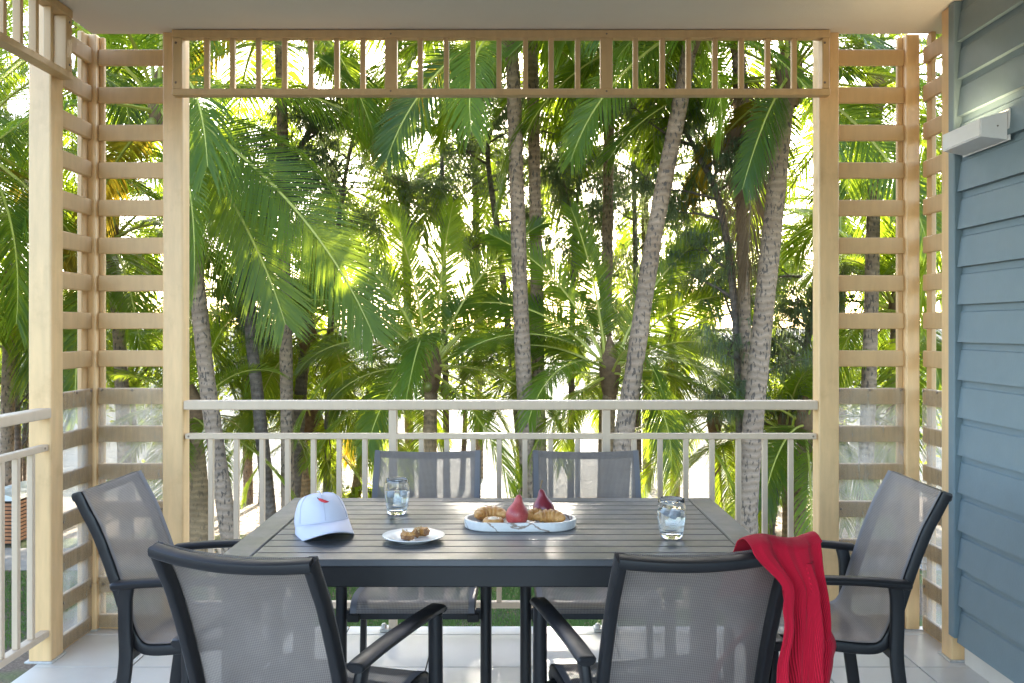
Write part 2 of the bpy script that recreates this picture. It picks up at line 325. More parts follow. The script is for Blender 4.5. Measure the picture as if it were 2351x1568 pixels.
# balcony slab, tiles, ceiling
FL, FR, FB, FE = -1.985, 2.6, -2.2, 4.385
slab = tag(box('floor', None, FL + .004, FR, FB, FE - .004, -.25, -.008, 'grout', .0), kind='structure')
TS = .4065; x_ref, y_ref = -.351, 4.27
tw = TS - .006
k0 = -5; col_edges = []
for i in range(-4, 8):
    x0 = x_ref + i * TS; x1 = x0 + tw
    x0c, x1c = max(x0, FL), min(x1, FR)
    if x1c - x0c < .03: continue
    for j in range(0, 16):
        y1 = y_ref - .004 - j * TS; y0 = y1 - tw
        if y0 < FB: continue
        box('tile', slab, x0c, x1c, y0, y1, -.008, 0, 'tile', .0015)
    box('edge_tile', slab, x0c, x1c, y_ref, FE, -.008, 0.002, 'tile', .006)
# slab fascia
box('fascia', slab, FL, FR, FE - .004, FE + .012, -.27, -.004, 'cream_paint', .003)
ceil = box('ceiling', None, -1.935, 2.6, -1.6, 4.318, 2.752, 2.95, 'stucco', .006); tag(ceil, kind='structure')

# ---------------------------------------------------------------- posts
def post(label, x0, x1, y0, y1, top=2.757, plinth=None):
    p = empty('balcony_post', ((x0 + x1) / 2, (y0 + y1) / 2, 0)); tag(p, label, 'post', 'cream posts carrying the balcony ceiling')
    box('shaft', p, x0, x1, y0, y1, -.002, top, 'cream_paint', .007)
    if plinth: box('base_sleeve', p, x0 - .006, x1 + .006, y0 - .008, y1 + .006, 0, plinth, 'cream_paint', .006)
    box('sealant_bead', p, x0 - .012, x1 + .012, y0 - .014, y1 + .012, -.001, .008, 'galvanised', .003)
    return p
PLx0, PLx1 = -1.602, -1.508; PRx0, PRx1 = 1.406, 1.500
post('cream post between the front railing and the slatted screen nearest the slatted bins', PLx0, PLx1, 4.29, 4.384)
post('cream post between the front railing and the slatted screen beside the blue wall', PRx0, PRx1, 4.29, 4.384)
post('slim corner post with a boxed base sleeve and dark mould line', -1.985, -1.921, 4.325, 4.384, plinth=.22)
post('slim corner post between two slatted screens next to the blue boarded wall', 1.82, 1.885, 4.325, 4.384)
post('thick cream post where the side railing and side frieze end', -2.02, -1.925, 3.91, 4.02)
post('narrow cream post wedged against the corner of the blue boarded wall', 1.842, 1.94, 3.925, 4.02)

# ---------------------------------------------------------------- slatted screens with plastic sheet
def screen(label, axis, a0, a1, c, inner, stiles):
    """axis 'x': slats run along x at depth c; axis 'y': along depth at x=c. inner = sign of the room side"""
    mid = ((a0 + a1) / 2, c, 0) if axis == 'x' else (c, (a0 + a1) / 2, 0)
    s = empty('slatted_screen', mid); tag(s, label, 'screen', 'slatted screens at the balcony corners')
    def bx(name, u0, u1, w0, w1, z0, z1, m, bev):
        if axis == 'x': return box(name, s, u0, u1, w0, w1, z0, z1, m, bev)
        return box(name, s, w0, w1, u0, u1, z0, z1, m, bev)
    for k in range(16):
        zt = 2.691 - .1746 * k; zb = zt - .0755
        if zb < .002: zb = .002
        bx('slat', a0, a1, c - .009, c + .009, zb, zt, 'cream_slat', .004)
    for (u0, u1) in stiles: bx('stile', u0, u1, c + .009 * -inner if inner < 0 else c - .009 - .022, c + .009 + .022 if inner < 0 else c - .009, .0, 2.752, 'cream_slat', .003)
    zt9 = 2.691 - .1746 * 9
    w0, w1 = sorted((c + inner * .0095, c + inner * .0125))
    pn = bx('plastic_sheet', a0 + .004, a1 - .004, w0, w1, .012, zt9 + .001, 'acrylic', .0)
    L = a1 - a0; face = c + inner * .0125
    for k in (9, 12, 14):
        zz = 2.691 - .1746 * k - (.010 if k == 9 else .036)
        for f in ((.06, .5, .95) if k == 9 else (.08, .93)):
            u = a0 + L * f
            if axis == 'x': screw(s, (u, face, zz), 'y', .0062)
            else: screw(s, (face, u, zz), 'x' if inner > 0 else '-x', .0062)
    return s
screen('slatted cream screen between the corner with the boxed base sleeve and the front railing', 'x', -1.921, PLx0, 4.352, -1, [(-1.921, -1.899)])
screen('slatted cream screen in front of the palms next to the blue boarded wall', 'x', PRx1, 1.82, 4.352, -1, [(1.795, 1.82)])
screen('narrow side slatted screen behind the grey armchair with sun stripes', 'y', 4.02, 4.325, -1.948, 1, [(4.262, 4.325)])
screen('narrow side slatted screen squeezed between corner post and blue wall', 'y', 4.02, 4.325, 1.905, -1, [(4.272, 4.325)])

# ---------------------------------------------------------------- railings and friezes
def railing_front():
    y = 4.325; r = empty('balcony_railing', (0, y, 0)); tag(r, 'cream metal front railing of thin balusters with broad handrail facing the beach', 'railing')
    box('handrail', r, PLx1, PRx0, y - .032, y + .035, 1.022, 1.064, 'rail_paint', .006)
    box('mid_rail', r, PLx1 + .003, PRx0 - .003, y - .018, y + .018, .886, .912, 'rail_paint', .003)
    box('bottom_rail', r, PLx1 + .003, PRx0 - .003, y - .020, y + .020, .108, .136, 'rail_paint', .003)
    bl = [483, 541.4, 600.5, 659, 718.4, 777.6, 836.7, 966.6, 1025, 1085.5, 1145.4, 1205, 1264, 1326, 1456, 1515.6, 1575, 1635, 1695.8, 1756.4, 1816]
    for px in bl:
        x = (px - CX) * 4.315 / F; box('baluster', r, x - .0115, x + .0115, y - .012, y + .012, .136, .886, 'rail_paint', .002)
    for px in (901.5, 1391.5):
        x = (px - CX) * 4.315 / F
        p = box('support_post', r, x - .0185, x + .0185, y - .0185, y + .0185, .002, 1.022, 'rail_paint', .003)
        pl = obj('base_plate', box_mesh(.115, .075, .012, 'galvanised', .003), p, (0, 0, -.512 + .010))
        for sx in (-1, 1):
            V, Fc = lathe([(0, .022), (.009, .022), (.012, .016), (.012, 0)], 6); obj('bolt', mesh('bolt', V, Fc, 'galvanised'), p, (sx * .04, -.012, -.512 + .016))
    for sx, x in ((1, PLx1 + .02), (-1, PRx0 - .02)):
        screw(r, (x, y - .0185, .899), 'y', .005)
railing_front()
def frieze_front():
    y0, y1 = 4.238, 4.289; r = empty('frieze_panel', (0, y0, 2.45)); tag(r, 'cream fretwork frieze of short bars under the ceiling along the front opening', 'frieze')
    X = lambda px: (px - CX) * 4.245 / F
    box('top_bar', r, X(395), X(1905), y0, y1, 2.713, 2.749, 'cream_slat', .003)
    box('bottom_bar', r, X(395), X(1905), y0 - .001, y1, 2.452, 2.482, 'cream_slat', .003)
    for a, b in ((396, 418), (1887, 1904)):
        box('end_stile', r, X(a), X(b), y0 + .002, y1, 2.482, 2.713, 'cream_slat', .003)
        for z in (2.69, 2.51): screw(r, (X((a + b) / 2 - 3), y0 + .0015, z), 'y', .0058)
    for px in (473, 532, 592, 652, 712, 772, 832, 964, 1024, 1085, 1145, 1206, 1265, 1326, 1459, 1521, 1581, 1642, 1702.5, 1763.5, 1824):
        box('fret_bar', r, X(px) - .0115, X(px) + .0115, y0 + .008, y1 - .016, 2.482, 2.713, 'cream_slat', .002)
    for px in (897, 1392):
        box('wide_fret_bar', r, X(px) - .0275, X(px) + .0275, y0 + .004, y1 - .008, 2.482, 2.713, 'cream_slat', .002)
        for z in (2.47, 2.73): screw(r, (X(px), y0 - .0012 if z < 2.5 else y0, z), 'y', .0045)
frieze_front()
def side_opening():
    x0, x1 = -1.985, -1.921; r = empty('balcony_railing', (-1.95, 2.4, 0)); tag(r, 'cream metal side railing overlooking the lawn and slatted bins', 'railing')
    box('handrail', r, x0, x1, .5, 3.91, 1.022, 1.064, 'rail_paint', .006)
    box('mid_rail', r, -1.968, -1.935, .5, 3.912, .886, .912, 'rail_paint', .003)
    box('bottom_rail', r, -1.972, -1.932, .5, 3.912, .108, .136, 'rail_paint', .003)
    for k in range(29):
        y = 3.80 - .1145 * k; box('baluster', r, -1.9635, -1.9395, y - .012, y + .012, .136, .886, 'rail_paint', .002)
    screw(r, (-1.9345, 3.88, .899), 'x', .005)
    f = empty('frieze_panel', (-1.9, 2.4, 2.45)); tag(f, 'cream fretwork frieze of short bars above the side railing', 'frieze')
    a, b = -1.924, -1.868
    box('top_bar', f, a, b, .5, 3.985, 2.713, 2.749, 'cream_slat', .003)
    box('bottom_bar', f, a, b + .001, .5, 3.985, 2.452, 2.482, 'cream_slat', .003)
    box('end_stile', f, a, b - .002, 3.93, 3.984, 2.482, 2.713, 'cream_slat', .003)
    for z in (2.69, 2.51): screw(f, (b - .0015, 3.957, z), 'x', .0058)
    for k in range(28):
        y = 3.83 - .118 * k; box('fret_bar', f, a + .012, b - .012, y - .0115, y + .0115, 2.482, 2.713, 'cream_slat', .002)
side_opening()

# ---------------------------------------------------------------- boarded wall and lamp
wl = empty('boarded_wall', (1.9, 2.4, 0)); tag(wl, 'blue-grey painted weatherboard wall carrying the wall lamp', 'wall')
box('wall_core', wl, 1.872, 2.05, -1.2, 3.9, .09, 2.752, 'blue_board', .0)
prof = [(1.838, .0), (1.8515, .122), (1.857, .127), (1.861, .170), (1.872, .170), (1.872, .0)]
Vp, Fp = [], []
for yy in (-1.2, 3.868):
    for x, z in prof: Vp.append((x - 1.9, yy - 2.4, z))
m_ = len(prof)
for j in range(m_): Fp.append((j, m_ + j, m_ + (j + 1) % m_, (j + 1) % m_))
Fp.append(tuple(range(m_))); Fp.append(tuple(range(2 * m_ - 1, m_ - 1, -1)))
wbm = mesh('weatherboard', Vp, Fp, 'blue_board')
for k in range(18):
    z0 = .10 + .155 * k
    if z0 + .17 > 2.79: continue
    o = obj('weatherboard', wbm, wl, (0, 0, z0))
    o.rotation_euler = (0, 0, 0)
box('corner_trim', wl, 1.826, 1.876, 3.868, 3.921, .115, 2.75, 'blue_board', .004)
box('plinth', wl, 1.885, 2.05, -1.2, 3.9, -.004, .09, 'tile', .0)
# wedge-shaped wall lamp
lm = empty('wall_lamp', (1.84, 3.64, 2.15)); tag(lm, 'white wedge-shaped wall lamp glowing against the blue boards', 'lamp')
def lampv(x, y, z): return (x - 1.84, y - 3.64, z - 2.15)
xf, xw = 1.745, 1.842
A = [lampv(xf, 3.49, 2.114), lampv(xf, 3.80, 2.114), lampv(xf, 3.80, 2.180), lampv(xf, 3.49, 2.180), lampv(xw, 3.475, 2.098), lampv(xw, 3.815, 2.098), lampv(xw, 3.815, 2.206), lampv(xw, 3.475, 2.206)]
lo = mesh('shade', A, [(0, 3, 2, 1), (0, 4, 7, 3), (1, 2, 6, 5), (0, 1, 5, 4), (4, 5, 6, 7)], 'white_metal')
bm = bmesh.new(); bm.from_mesh(lo); bmesh.ops.recalc_face_normals(bm, faces=bm.faces[:]); bmesh.ops.bevel(bm, geom=[e for e in bm.edges if not e.is_boundary], offset=.004, segments=2, affect='EDGES'); bm.to_mesh(lo); bm.free()
obj('shade', lo, lm)
obj('diffuser', mesh('diffuser', [lampv(1.757, 3.51, 2.168), lampv(1.838, 3.49, 2.180), lampv(1.838, 3.80, 2.180), lampv(1.757, 3.79, 2.168)], [(0, 1, 2, 3)], 'lamp_diffuser'), lm)
box('back_plate', lm, 1.8405, 1.846, 3.465, 3.825, 2.095, 2.212, 'white_metal', .001)
screw(lm, (1.805, 3.4785, 2.15), 'y', .003)

# ================================================================ TABLE
TX0, TX1, TY0, TY1, TZ = -.832, .757, 2.627, 3.578, .75
tb = empty('dining_table', ((TX0 + TX1) / 2, (TY0 + TY1) / 2, 0)); tag(tb, 'charcoal slatted metal dining table set with pastries, glasses and a cap', 'table')
EW = .086
for x0, x1 in ((TX0, TX0 + EW), (TX1 - EW, TX1)): box('end_board', tb, x0, x1, TY0, TY1, TZ - .022, TZ, 'table_top_paint', .003)
pitch = (TY1 - TY0) / 12
for k in range(12):
    y0 = TY0 + k * pitch; box('slat', tb, TX0 + EW + .004, TX1 - EW - .004, y0 + (.0 if k == 0 else .0022), y0 + pitch - (.0 if k == 11 else .0022), TZ - .021, TZ - .0006, 'table_top_paint', .0025)
box('apron', tb, TX0 + .03, TX1 - .03, TY0 + .012, TY0 + .037, .668, TZ - .022, 'charcoal_frame', .003)
box('apron', tb, TX0 + .03, TX1 - .03, TY1 - .037, TY1 - .012, .668, TZ - .022, 'charcoal_frame', .003)
box('apron', tb, TX0 + .012, TX0 + .037, TY0 + .04, TY1 - .04, .668, TZ - .022, 'charcoal_frame', .003)
box('apron', tb, TX1 - .037, TX1 - .012, TY0 + .04, TY1 - .04, .668, TZ - .022, 'charcoal_frame', .003)
for x in (-.3, .25): box('cross_bar', tb, x - .02, x + .02, TY0 + .037, TY1 - .037, .695, TZ - .0225, 'charcoal_frame', .003)
for x in (TX0 + .047, TX1 - .047):
    for y in (TY0 + .047, TY1 - .047): box('leg', tb, x - .035, x + .035, y - .035, y + .035, 0, .70, 'charcoal_frame', .005)

# ================================================================ CHAIRS
RX = .214
rail_pts = [(.238, .362), (.222, .388), (.17, .398), (.02, .386), (-.12, .372), (-.178, .382), (-.212, .43), (-.236, .51), (-.272, .62), (-.318, .74), (-.354, .81), (-.384, .868)]
rail_path = catmull([(0, y, z) for y, z in rail_pts], 5)
def shift(path, dx): return [p + Vector((dx, 0, 0)) for p in path]
def chair_meshes():
    M = {}
    for s in (-1, 1):
        V, Fc = sweep(shift(rail_path, s * RX), rrect(.026, .036, .007)); M['side_rail', s] = mesh('side_rail', V, Fc, 'charcoal_frame', True)
    # sling: lies on the front side of the rails and sags a little
    n = len(rail_path); NX = 14; V, Fc, UV = [], [], []; acc = 0
    for i, p in enumerate(rail_path):
        T = (rail_path[min(i + 1, n - 1)] - rail_path[max(i - 1, 0)]).normalized(); N = Vector((0, -T.z, T.y)); N = -N if N.y < -.0 and abs(T.z) > abs(T.y) else N
        N = Vector((0, abs(T.z) if T.z > 0 else T.z * -1, 0)) + Vector((0, 0, abs(T.y)))
        N.normalize()
        if i: acc += (p - rail_path[i - 1]).length
        f = i / (n - 1); sag = .014 * math.sin(math.pi * min(1, f * 1.05)) + .022 * max(0, f - .75) / .25
        for j in range(NX + 1):
            u = j / NX * 2 - 1
            V.append(p + Vector((u * (RX + .010), 0, 0)) + N * (.0205 - sag * (1 - u * u) + (0.0 if abs(u) < .9 else 0)))
            UV.append((j / NX * .43, acc))
    for i in range(n - 1):
        for j in range(NX): a = i * (NX + 1) + j; Fc.append((a, a + 1, a + NX + 2, a + NX + 1))
    M['sling'] = mesh('sling', V, Fc, 'textilene', True, UV)
    # hem strips sewn along both long edges and the top
    for s in (0, 1):
        hv, hf = [], []; base = 0
        for i in range(n):
            e = Vector(V[i * (NX + 1) + (0 if s == 0 else NX)]); q = Vector(V[i * (NX + 1) + (1 if s == 0 else NX - 1)]); dirn = (q - e).normalized(); up = (Vector((0, .5, .5))).normalized() * .0012
            hv += [e + up, e + dirn * .022 + up]
        for i in range(n - 1): a = base + 2 * i; hf.append((a, a + 1, a + 3, a + 2))
        M['hem', s] = mesh('hem', hv, hf, 'hem_fabric', True)
    # top rail bowed backwards
    tp = []
    for k in range(13):
        u = k / 12 * 2 - 1; tp.append(Vector((u * (RX + .006), -.382 - .026 * (1 - u * u), .860 - .012 * (1 - u * u))))
    V, Fc = sweep(tp, rrect(.036, .028, .008), side=Vector((0, 1, .25))); M['top_rail'] = mesh('top_rail', V, Fc, 'charcoal_frame', True)
    for s in (-1, 1):
        x = s * .264
        V, Fc = sweep(catmull([(x, .212, 0), (x, .208, .2), (x, .203, .4), (x, .200, .588)], 3), circ(.0205, 16), side=Vector((1, 0, 0))); M['front_leg', s] = mesh('leg', V, Fc, 'charcoal_frame', True)
        x = s * .247
        V, Fc = sweep(catmull([(x + s * .012, -.262, 0), (x + s * .008, -.245, .12), (x + s * .002, -.224, .26), (x, -.214, .36), (x, -.216, .46), (x + s * .004, -.214, .54), (x + s * .010, -.205, .588)], 4), rrect(.024, .044, .008), side=Vector((1, 0, 0))); M['rear_leg', s] = mesh('leg', V, Fc, 'charcoal_frame', True)
        x = s * .265
        ap = catmull([(x, .226, .592), (x, .205, .600), (x, .08, .603), (x - s * .004, -.10, .598), (x - s * .008, -.225, .588), (x - s * .009, -.252, .584)], 4)
        pr = [(-.024, -.006), (-.024, .002), (-.018, .009), (-.008, .0125), (.008, .0125), (.018, .009), (.024, .002), (.024, -.006), (.017, -.013), (-.017, -.013)]
        sc = [.75] + [1] * (len(ap) - 2) + [.86]
        V, Fc = sweep(ap, [(u, -v) for u, v in pr], side=Vector((1, 0, 0)), scales=sc); M['armrest', s] = mesh('armrest', V, Fc, 'charcoal_frame', True)
    return M
CM = chair_meshes()
for me in CM.values():
    bm = bmesh.new(); bm.from_mesh(me); 
    if me.name.split('.')[0] not in ('sling', 'hem'): bmesh.ops.recalc_face_normals(bm, faces=bm.faces[:])
    bm.to_mesh(me); bm.free()
def auto_smooth(me, ang=40):
    for p in me.polygons: p.use_smooth = True
    bm = bmesh.new(); bm.from_mesh(me)
    for e in bm.edges:
        if len(e.link_faces) == 2 and e.calc_face_angle(0) > R(ang): e.smooth = False
    bm.to_mesh(me); bm.free()
for me in CM.values(): auto_smooth(me, 45)
def chair(label, x, y, rz, group='grey sling armchairs round the table'):
    c = empty('armchair', (x, y, 0), rz); tag(c, label, 'chair', group)
    for s in (-1, 1):
        for k, nm in (('side_rail', 'side_rail'), ('front_leg', 'leg'), ('rear_leg', 'leg'), ('armrest', 'armrest')): obj(nm, CM[k, s], c)
    sl = obj('sling', CM['sling'], c); obj('hem', CM['hem', 0], sl); obj('hem', CM['hem', 1], sl); obj('top_rail', CM['top_rail'], c)
    obj('seat_bar', box_mesh(.51, .030, .036, 'charcoal_frame', .005), c, (0, .196, .352))
    obj('seat_bar', box_mesh(.48, .026, .032, 'charcoal_frame', .005), c, (0, -.218, .352))
    for s in (-1, 1): obj('glide', box_mesh(.044, .03, .030, 'dark_void', .004), c, (s * .218, .215, .345))
    return c
def place_chair(label, top_left, top_right):
    """top_left/right: plan positions (x, depth) of the two ends of the top rail as the sitter's left/right"""
    a, b = Vector(top_left), Vector(top_right); r = (b - a).normalized(); f = Vector((-r.y, r.x)); m = (a + b) / 2
    o = m + f * .38; return chair(label, o.x, o.y, math.atan2(-f.x, f.y))
# sitter's left -> right
place_chair('grey sling armchair at the table end by the narrow sun-striped side screen', (-1.375, 3.43), (-1.385, 2.99))
place_chair('grey sling armchair at the table end beside the blue boarded wall', (1.385, 2.99), (1.395, 3.43))
cL = place_chair('grey sling armchair turned at an angle with taupe back, nothing hung on it', (-.872, 2.275), (-.448, 2.125))
cR = place_chair('grey sling armchair with the red knitted top hung over its back', (.250, 2.165), (.672, 2.255))
place_chair('grey sling armchair at the railing side of the table behind the half-empty glass', (-.159 + .015, 4.005), (-.589 + .015, 4.005))
place_chair('grey sling armchair at the railing side of the table behind the pears', (.529, 4.005), (.099, 4.005))

# ================================================================ RED KNITTED TOP over chair back
def red_top():
    r = (Vector((.672, 2.255)) - Vector((.250, 2.165))).normalized(); f = Vector((-r.y, r.x)); e = Vector((.672, 2.255))
    t_ = empty('knitted_top', (e.x, e.y - .05, .3)); tag(t_, 'crumpled red ribbed knitted top hung over a chair back', 'clothing')
    def lerp_tab(tab, k):
        for (k0, a0), (k1, a1) in zip(tab, tab[1:]):
            if k <= k1: w = (k - k0) / (k1 - k0); w = w * w * (3 - 2 * w); return a0 + (a1 - a0) * w
        return tab[-1][1]
    sm = lambda x: max(0, min(1, x)) ** 2 * (3 - 2 * max(0, min(1, x)))
    LEFT = [(0, -.118), (.15, -.060), (.24, -.075), (.42, -.105), (1, -.125)]; RIGHT = [(0, .062), (.13, .052), (.34, .046), (1, .045)]
    NU, NV = 84, 84; V, Fc, UV = [], [], []
    for j in range(NV + 1):
        v = j / NV
        for i in range(NU + 1):
            u = i / NU; kk = max(0, (v - .30) / .70)
            if v < .20:
                k = v / .20; z = .72 + .165 * k; q = .058 - .008 * k + .5 * (.885 - z); a0, a1 = -.128 + .01 * k, .066
            elif v < .30:
                k = (v - .20) / .10; z = .885 + .016 * math.sin(math.pi * k); q = .050 - .080 * k; a0, a1 = -.118, .068
            else:
                length = .62 - .40 * sm((u - .56) / .12) - .02 * sm((u - .8) / .2); z = .885 - length * kk; k = (.885 - z) / .62
                q = -.030 - .072 * math.sin(min(1, k * 2.4) * math.pi / 2) - .03 * k; a0, a1 = lerp_tab(LEFT, k), lerp_tab(RIGHT, k)
            kz = max(0, (.885 - z) / .62) if v > .25 else 0
            ph = u * 3.5 * math.pi + .9 * math.sin(kz * 3.0) + .5; amp = .005 + .020 * min(1, kz * 2.2)
            fold = amp * (math.sin(ph) + .5 * math.sin(2.1 * ph + 1.9) + .14 * math.sin(4.3 * ph + kz * 6) + .05 * math.sin(7.7 * ph - kz * 14) + .08 * math.sin(u * 9 + kz * 24))
            if v < .28: fold *= .3
            if v > .30: z += .006 * math.sin(u * 11 + kz * 5) * min(1, kz * 4)
            if .16 < v < .42: z += .009 * math.sin(u * 6.0 + .6) - .010 * (1 - u) ** 3
            a = a0 + (a1 - a0) * u + .22 * fold; P = e + r * a + f * (q - fold)
            V.append(Vector((P.x, P.y, z)) - t_.location); UV.append((u + .05 * math.sin(kz * 4 + u * 2), v))
    for j in range(NV):
        for i in range(NU): a = j * (NU + 1) + i; Fc.append((a, a + 1, a + NU + 2, a + NU + 1))
    o = obj('knitted_body', mesh('knitted_body', V, Fc, 'rib_knit', True, UV), t_); so = o.modifiers.new('thick', 'SOLIDIFY'); so.thickness = .003; so.offset = 1
    V, Fc, UV = [], [], []; NU, NV = 36, 60; RS = [(0, .070), (.14, .066), (.24, .076), (.345, .096), (.40, .088), (.55, .078), (1, .072)]
    for j in range(NV + 1):
        k = j / NV
        for i in range(NU + 1):
            u = i / NU; a1 = lerp_tab(RS, k); a = -.04 + (a1 + .04) * u; z = .850 - .575 * k - .012 * u + .01 * math.sin(u * 5 + k * 4) * k
            fold = (.004 + .017 * min(1, k * 2)) * (math.sin(u * 7.0 + 2.2 * k + 1.2) + .4 * math.sin(u * 15 + k * 5)); q = -.004 - .045 * math.sin(min(1, k * 2.2) * math.pi / 2) + .012 * u; P = e + r * a + f * (q - fold * .8)
            V.append(Vector((P.x, P.y, z)) - t_.location); UV.append((u * .5 + .22 * k, k))
    for j in range(NV):
        for i in range(NU): a = j * (NU + 1) + i; Fc.append((a, a + 1, a + NU + 2, a + NU + 1))
    o = obj('sleeve', mesh('sleeve', V, Fc, 'rib_knit', True, UV), t_); so = o.modifiers.new('thick', 'SOLIDIFY'); so.thickness = .003
    sp = catmull([e.to_3d() + r.to_3d() * a + f.to_3d() * q + Vector((0, 0, z)) for a, q, z in ((-.02, .15, .64), (-.075, .19, .56), (-.105, .215, .48), (-.10, .21, .43), (-.05, .16, .405))], 5)
    Vs, Fs = sweep([p - t_.location for p in sp], rrect(.018, .005, .002), side=Vector((r.x, r.y, 0))); obj('strap', mesh('strap', Vs, Fs, 'rib_knit', True), t_)
red_top()

# ================================================================ THINGS ON THE TABLE
def glass(label, px, py, ice_n, lvl, seed):
    p = W(px, py, .65 * F / (py - HY)); g = empty('water_glass', (p.x, p.y, TZ - .0002)); tag(g, label, 'glass', 'water glasses on the table')
    H = .122
    outer = [(0, 0), (.028, 0), (.0325, .003), (.036, .018), (.0405, .045), (.0435, .072), (.0432, .09), (.0415, .108), (.0398, .1205), (.039, H)]
    inner = [(.0375, H - .001), (.0382, .108), (.0405, .09), (.0407, .072), (.0378, .045), (.0335, .02), (.028, .013), (0, .011)]
    V, Fc = lathe(outer + inner, 40); obj('tumbler', mesh('tumbler', V, Fc, 'clear_glass', True), g)
    def ri(z):
        pr = [(.028, .013), (.0335, .02), (.0378, .045), (.0407, .072), (.0405, .09), (.0382, .108)]
        for (r0, z0), (r1, z1) in zip(pr, pr[1:]):
            if z0 <= z <= z1: return r0 + (r1 - r0) * (z - z0) / (z1 - z0)
        return .038
    wp = [(0, .0115), (.0278, .0132)] + [(ri(z) + .0004, z) for z in (.02, .03, .045, .06, lvl - .003, lvl)] + [(0, lvl - .0008)]
    wp = [q for i, q in enumerate(wp) if i < 2 or i == len(wp) - 1 or q[1] <= lvl]
    V, Fc = lathe(wp, 40); obj('water', mesh('water', V, Fc, 'water', True), g)
    rg = random.Random(seed)
    for k in range(ice_n):
        a = 2 * math.pi * k / ice_n + rg.random(); rr = .018
        o = obj('ice_cube', box_mesh(.02, .018, .016, 'ice', .005), g, (rr * math.cos(a), rr * math.sin(a), lvl - .004 - rg.uniform(0, .012))); o.rotation_euler = (rg.random(), rg.random(), rg.random())
glass('glass of water standing behind the white cap and pastry plate', 911, 1179, 2, .082, 1)
glass('glass of iced water standing alone on the slats near the red knitted top', 1541, 1234, 5, .088, 2)

# side plate with torn pastry
p = W(949, 1241, .65 * F / (1241 - HY)); pl = empty('side_plate', (p.x, p.y, TZ - .0002)); tag(pl, 'small white porcelain side plate under the torn pastry', 'plate')
V, Fc = lathe([(0, .0), (.052, 0), (.056, .004), (.075, .010), (.0945, .0165), (.0955, .018), (.0945, .0192), (.074, .0135), (.057, .0075), (.053, .006), (0, .006)], 48); obj('dish', mesh('dish', V, Fc, 'porcelain', True), pl)
def chunk(name, label, cx, cy, seed, a0, a1, r, h, zb):
    rg = random.Random(seed); e = empty(name, (cx, cy, zb)); tag(e, label, 'pastry', 'torn pastry pieces on the plate')
    n, m = 12, 6; V, Fc, mi = [], [], []
    for k in range(n + 1):
        a = R(a0 + (a1 - a0) * k / n)
        for j in range(m):
            b = 2 * math.pi * j / m + .3; rr = .011 + .003 * math.sin(k * 2.1 + j); V.append(Vector((math.cos(a) * (r + rr * math.cos(b)), math.sin(a) * (r + rr * math.cos(b)), h / 2 + h / 2 * math.sin(b) * (1 + .12 * rg.uniform(-1, 1)))))
    for k in range(n):
        for j in range(m): q = k * m + j; w = k * m + (j + 1) % m; Fc.append((q, w, w + m, q + m)); mi.append(0 if j < 4 else 1)
    Fc.append(tuple(range(m - 1, -1, -1))); mi.append(1); Fc.append(tuple(n * m + j for j in range(m))); mi.append(1)
    obj('crust', mesh('crust', V, Fc, ['pastry', 'cinnamon'], False, None, mi), e)
    V2 = []
    for k in range(40):
        a = R(a0 + (a1 - a0) * rg.random()); q = Vector((math.cos(a) * (r + rg.uniform(-.008, .008)), math.sin(a) * (r + rg.uniform(-.008, .008)), h * rg.uniform(.55, 1.02))); s_ = rg.uniform(.0015, .004)
        V2 += [q + Vector((s_, 0, 0)), q + Vector((-s_ * .6, s_, 0)), q + Vector((-s_ * .5, -s_, s_ * .2)), q + Vector((0, 0, s_ * 1.6))]
    F2 = []
    for k in range(40): b = 4 * k; F2 += [(b, b + 1, b + 3), (b + 1, b + 2, b + 3), (b + 2, b, b + 3)]
    o = obj('flakes', mesh('flakes', V2, F2, 'pastry_crumb'), e); tag(o, kind='stuff')
chunk('pastry_piece', 'torn pastry piece with dark spiral filling at the plate front', p.x - .012, p.y - .012, 3, 150, 320, .016, .026, TZ + .006)
chunk('pastry_piece', 'torn pastry piece with pale bitten end towards the plate back', p.x + .022, p.y + .022, 4, 20, 230, .017, .028, TZ + .006)

# marble tray with pastries and pears
TCX, TCY = (1194 - CX) * 3.06 / F, 3.065
tray = empty('serving_tray', (TCX, TCY, TZ - .0002)); tag(tray, 'oval white marble serving tray with brown veins holding pastries and pears', 'tray')
def stadium(hl, r, n=14):
    out = []
    for k in range(n + 1): a = R(-90 + 180 * k / n); out.append((hl + r * math.cos(a), r * math.sin(a)))
    for k in range(n + 1): a = R(90 + 180 * k / n); out.append((-hl + r * math.cos(a), r * math.sin(a)))
    return out
rings = [(.0, .0), (.088, .0), (.0915, .003), (.0925, .012), (.0925, .027), (.0915, .029), (.084, .029), (.083, .028), (.081, .012), (.078, .010)]
V, Fc = [], []
hl = .090; n_ = len(stadium(hl, .1))
for r_, z_ in rings[1:]:
    for x, y in stadium(hl, r_): V.append((x, y, z_))
for k in range(len(rings) - 2):
    for j in range(n_): a = k * n_ + j; b = k * n_ + (j + 1) % n_; Fc.append((a, b, b + n_, a + n_))
Fc.append(tuple(range(n_ - 1, -1, -1))); Fc.append(tuple((len(rings) - 2) * n_ + j for j in range(n_)))
obj('dish', mesh('tray', V, Fc, 'marble'), tray); ZT = TZ + .0098
